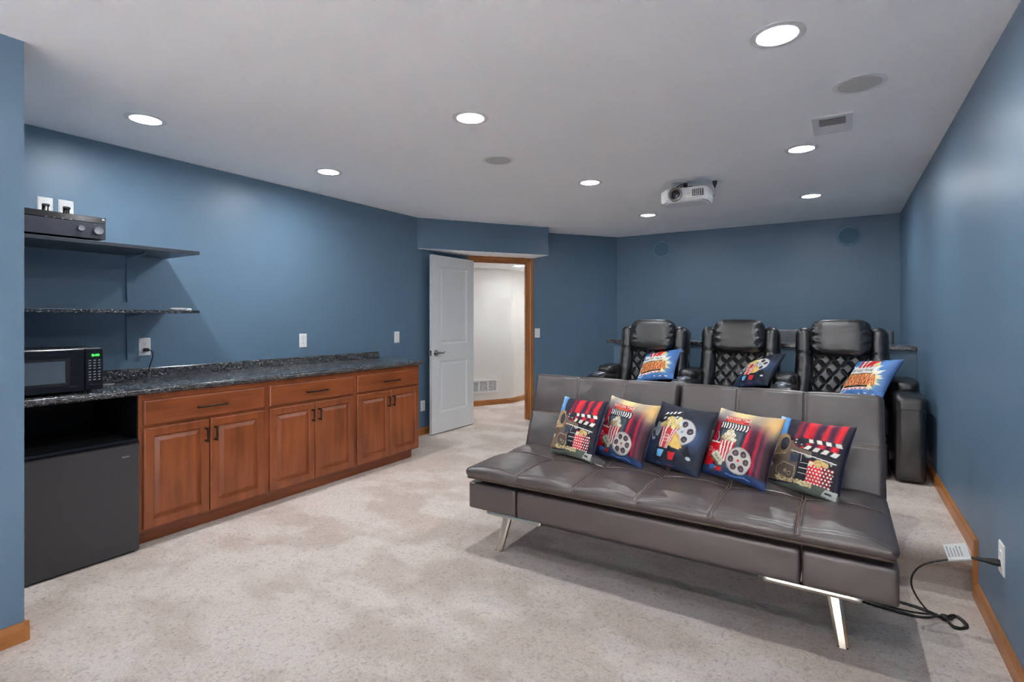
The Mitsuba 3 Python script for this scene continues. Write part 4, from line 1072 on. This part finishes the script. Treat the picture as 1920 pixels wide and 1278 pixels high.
def arm(parent, x, cup):
    def fn(v, n):
        o = v.copy()
        f = np.clip((v[:, 1] - 0.30) / 0.12, 0, 1)
        top = np.clip((v[:, 2] - 0.45) / 0.1, 0, 1)
        o[:, 2] += top * (0.035 * f - 0.012 * (1 - np.clip(v[:, 1] / 0.08, 0, 1)))
        o[:, 1] -= np.clip((v[:, 2] - 0.05) / 0.5, 0, 1) * 0.012 * np.clip(-n[:, 1], 0, 1)
        return o
    a = part(parent, 'arm', pl(wrinkled(cushion((-0.086, 0.0, 0.012), (0.086, 0.66, 0.600), 0.030, 0.02, fn), 0.006, [9, 9, 6], 5), x, RY, PLAT), 'black_leather', smooth=True)
    part(a, 'arm_pad', pl(wrinkled(superbox((0, 0.45, 0.622), (0.084, 0.20, 0.050), 4, (14, 24, 10)), 0.006, [12, 12, 12], 2), x, RY, PLAT), 'black_leather', smooth=True)
    if cup:
        ringm = lathe([(0.040, 0.0), (0.042, 0.010), (0.050, 0.013), (0.056, 0.009), (0.058, 0.0), (0.052, -0.004), (0.040, 0.0)], 36)
        part(a, 'cup_holder', pl(cat(ringm, lathe([(0.0, -0.004), (0.040, -0.004), (0.040, 0.004), (0.0, -0.001)], 36)), x, RY + 0.165, PLAT + 0.604), 'cup_chrome', smooth=30, label='chrome cup holder ring')
        part(a, 'control_plate', pl(box(-0.03, 0.03, -0.012, 0.012, 0, 0.008, 0.003), x, RY + 0.065, PLAT + 0.595), 'cup_chrome')
    part(a, 'seam', pl(tube([(-0.080, -0.012, 0.50), (0.0, -0.0135, 0.50), (0.080, -0.012, 0.50)], 0.002, 6), x, RY, PLAT), 'black_plastic')
def recliner(x, label, right_arm=False):
    k = thing('recliner', label, 'recliner', 'black leather recliners in a row on the platform')
    P = lambda m: pl(m, x, RY, PLAT)
    B = lambda m: pl(m, x, RY + 0.49, PLAT + 0.45, 0, LEAN)     # the back's own frame, z from the seat up
    part(k, 'base', P(rbox(-0.283, 0.283, 0.09, 0.75, 0.012, 0.40, 0.02)), 'black_leather', smooth=30)
    part(k, 'footrest', P(wrinkled(cushion((-0.283, 0.028, 0.016), (0.283, 0.10, 0.255), 0.022, 0.016), 0.006, [8, 8, 8], 3)), 'black_leather', smooth=True)
    part(k, 'front_cushion', P(wrinkled(superbox((0, 0.09, 0.392), (0.287, 0.105, 0.137), 4.5, (40, 14, 16)), 0.012, [7, 9, 9], 4)), 'black_leather', smooth=True)
    part(k, 'seat', P(wrinkled(superbox((0, 0.32, 0.455), (0.285, 0.27, 0.080), 4.5, (32, 32, 10)), 0.012, [7, 7, 7], 6)), 'black_leather', smooth=True)
    part(k, 'quilted_panel', B(pl(quilt(0.205, 0.02, 0.40), 0, -0.005, 0)), 'black_leather', smooth=35)
    part(k, 'headrest', B(ruched((0, -0.030, 0.507), (0.206, 0.100, 0.146), 0.10, 4.6, (60, 24, 40), seed=int(abs(x) * 100))), 'black_leather', smooth=True, label='puffy black headrest')
    for s in (-1, 1):
        b = cushion((s * 0.252 - 0.065, -0.075, -0.03), (s * 0.252 + 0.065, 0.115, 0.597), 0.062, 0.0125)
        v = np.array(b.vertices)
        g = 0.006 * np.exp(-((v[:, 2] - 0.375) / 0.012) ** 2)
        v[:, 0] -= np.sign(v[:, 0] - s * 0.252) * g; v[:, 1] += g * np.where(v[:, 1] < 0.02, 1, -1)
        v[:, 0] += s * 0.014 * np.clip((0.30 - v[:, 2]) / 0.3, 0, 1)
        b.vertices = v
        part(k, 'bolster', B(wrinkled(b, 0.010, [14, 14, 7], 7 + s)), 'black_leather', smooth=True)
        part(k, 'piping', B(tube(spline([(s * 0.318, 0.060, 0.0), (s * 0.3165, 0.062, 0.30), (s * 0.314, 0.064, 0.52), (s * 0.295, 0.066, 0.582), (s * 0.25, 0.066, 0.596)], 30), 0.004, 8)), 'black_leather', smooth=40)
    part(k, 'back_shell', B(cushion((-0.312, 0.05, -0.12), (0.312, 0.16, 0.590), 0.04, 0.03)), 'black_leather', smooth=True)
    arm(k, x - 0.378, True)
    if right_arm: arm(k, x + 0.398, False)
recliner(-1.508, 'left recliner of the row, black leather, diamond-quilted back')
recliner(-0.748, 'middle recliner of the row, black leather, diamond-quilted back')
recliner(0.004, 'right recliner of the row, black leather, broad arm beside the right wall', True)

# ------------------------------------------------------------------ bar ledge and stools behind the recliners
k = thing('bar_ledge', 'dark speckled bar ledge on the low wall behind the recliners', 'ledge')
part(k, 'top', box(-2.19, XR - 0.001, 5.465, 5.80, 1.0465, 1.083, 0.004), 'granite')
def stool(x, y, label):
    k = thing('bar_stool', label, 'bar stool', 'bar stools behind the granite ledge')
    S = lambda m: pl(m, x, y, PLAT)
    def bf(v, n):
        o = v.copy(); o[:, 1] += 0.006 * np.exp(-(v[:, 0] / 0.008) ** 2) * np.clip(-n[:, 1], 0, 1); return o
    part(k, 'backrest', S(cushion((-0.215, 0.15, 0.66), (0.215, 0.21, 1.005), 0.026, 0.010, bf)), 'stool_leather', smooth=True)
    part(k, 'seat', S(cushion((-0.21, -0.20, 0.585), (0.21, 0.20, 0.665), 0.03, 0.02)), 'stool_leather', smooth=True)
    for sx in (-1, 1):
        for sy in (-1, 1):
            part(k, 'leg', S(tube([(sx * 0.17, sy * 0.16, 0.595), (sx * 0.195, sy * 0.19, 0.0)], [0.02, 0.015], 8)), 'black_plastic', smooth=30)
    for sy in (-0.175, 0.175):
        part(k, 'foot_bar', S(box(-0.19, 0.19, sy - 0.01, sy + 0.01, 0.20, 0.225, 0.002)), 'black_plastic')
mat('stool_leather', rgb(84, 88, 94), 0.4, 0.5)
stool(-0.450, 5.99, 'gray leather bar stool back showing between the middle and right recliners')
stool(0.222, 5.99, 'gray leather bar stool back showing at the right of the right recliner')

# ------------------------------------------------------------------ the futon's power cord
k = thing('power_cord', 'black power cord looping from the futon over the carpet to the right wall outlet', 'cord')
OX = XR - 0.0075
part(k, 'plug', lathe([(0, 0), (0.013, 0), (0.014, 0.006), (0.013, 0.022), (0.0085, 0.045), (0.006, 0.075), (0.004, 0.085), (0, 0.085)], 20).apply_transform(trimesh.transformations.rotation_matrix(-PI / 2, [0, 1, 0])).apply_translation([OX, 2.785, 0.343]), 'cord_black', smooth=40)
r = 0.0036
pts = [(OX - 0.083, 2.785, 0.343), (0.425, 2.778, 0.341), (0.38, 2.765, 0.327), (0.32, 2.755, 0.305), (0.275, 2.75, 0.270), (0.255, 2.76, 0.215), (0.270, 2.79, 0.145), (0.310, 2.83, 0.075), (0.350, 2.880, 0.030), (0.380, 2.915, 0.014),
       (0.405, 2.935, 0.008), (0.437, 2.992, r), (0.459, 2.950, r), (0.448, 2.890, r), (0.415, 2.868, r), (0.389, 2.925, 0.010), (0.30, 2.935, r), (0.18, 2.93, r), (0.10, 2.95, r)]
part(k, 'cable', tube(spline(pts, 220), r, 8), 'cord_black', smooth=40)
for o, q in ((0.0, 0), (1.0, 1)):
    pp = [(0.06, 3.06, r), (0.15, 3.02 + 0.006 * o, r), (0.24, 2.996 + 0.010 * o, r), (0.33, 2.962 + 0.006 * o, 0.005 + 0.004 * q), (0.385, 2.936, 0.009 + 0.004 * q), (0.428, 2.978 + 0.012 * o, 0.006), (0.450, 2.940 + 0.006 * o, 0.006), (0.436, 2.885 - 0.008 * o, 0.005), (0.410, 2.880 - 0.010 * o, 0.007), (0.384, 2.928, 0.016), (0.33, 2.912 - 0.006 * o, 0.006), (0.235, 2.900 - 0.012 * o, r), (0.13, 2.912 - 0.010 * o, r), (0.05, 2.93, r)]
    part(k, 'cable', tube(spline(pp, 200), r, 8), 'cord_black', smooth=40)
part(k, 'twist_tie', pl(superbox((0, 0, 0.010), (0.014, 0.018, 0.011), 3, (8, 8, 8)), 0.386, 2.930, 0.002), 'cord_black', smooth=True)
# the paper tag wrapped round the cord
A_, B_ = np.array([0.446, 2.755, 0.350]), np.array([0.374, 2.750, 0.330])
ux = (A_ - B_); tl = np.linalg.norm(ux); ux /= tl
uz = np.array([-0.35, 0.25, 0.90]); uz -= ux * (uz @ ux); uz /= np.linalg.norm(uz)
uy = np.cross(uz, ux)
def tagm(m):
    M = np.eye(4); M[:3, 0], M[:3, 1], M[:3, 2], M[:3, 3] = ux, uy, uz, B_
    m = m.copy(); m.apply_transform(M); return m
part(k, 'paper_tag', tagm(cat(box(0, tl, 0.0, 0.0012, 0, 0.058), tube([(0, 0.004, 0.0), (tl, 0.004, 0.0)], 0.007, 10))), 'print_white', label='white printed warning tag')
rows = [box(0.006 + i * 0.0105, 0.011 + i * 0.0105, -0.0008, 0.0002, 0.010, 0.050 - 0.004 * (i % 3)) for i in range(int(tl / 0.0125))]
part(k, 'tag_print', tagm(cat(rows)), 'print_gray')
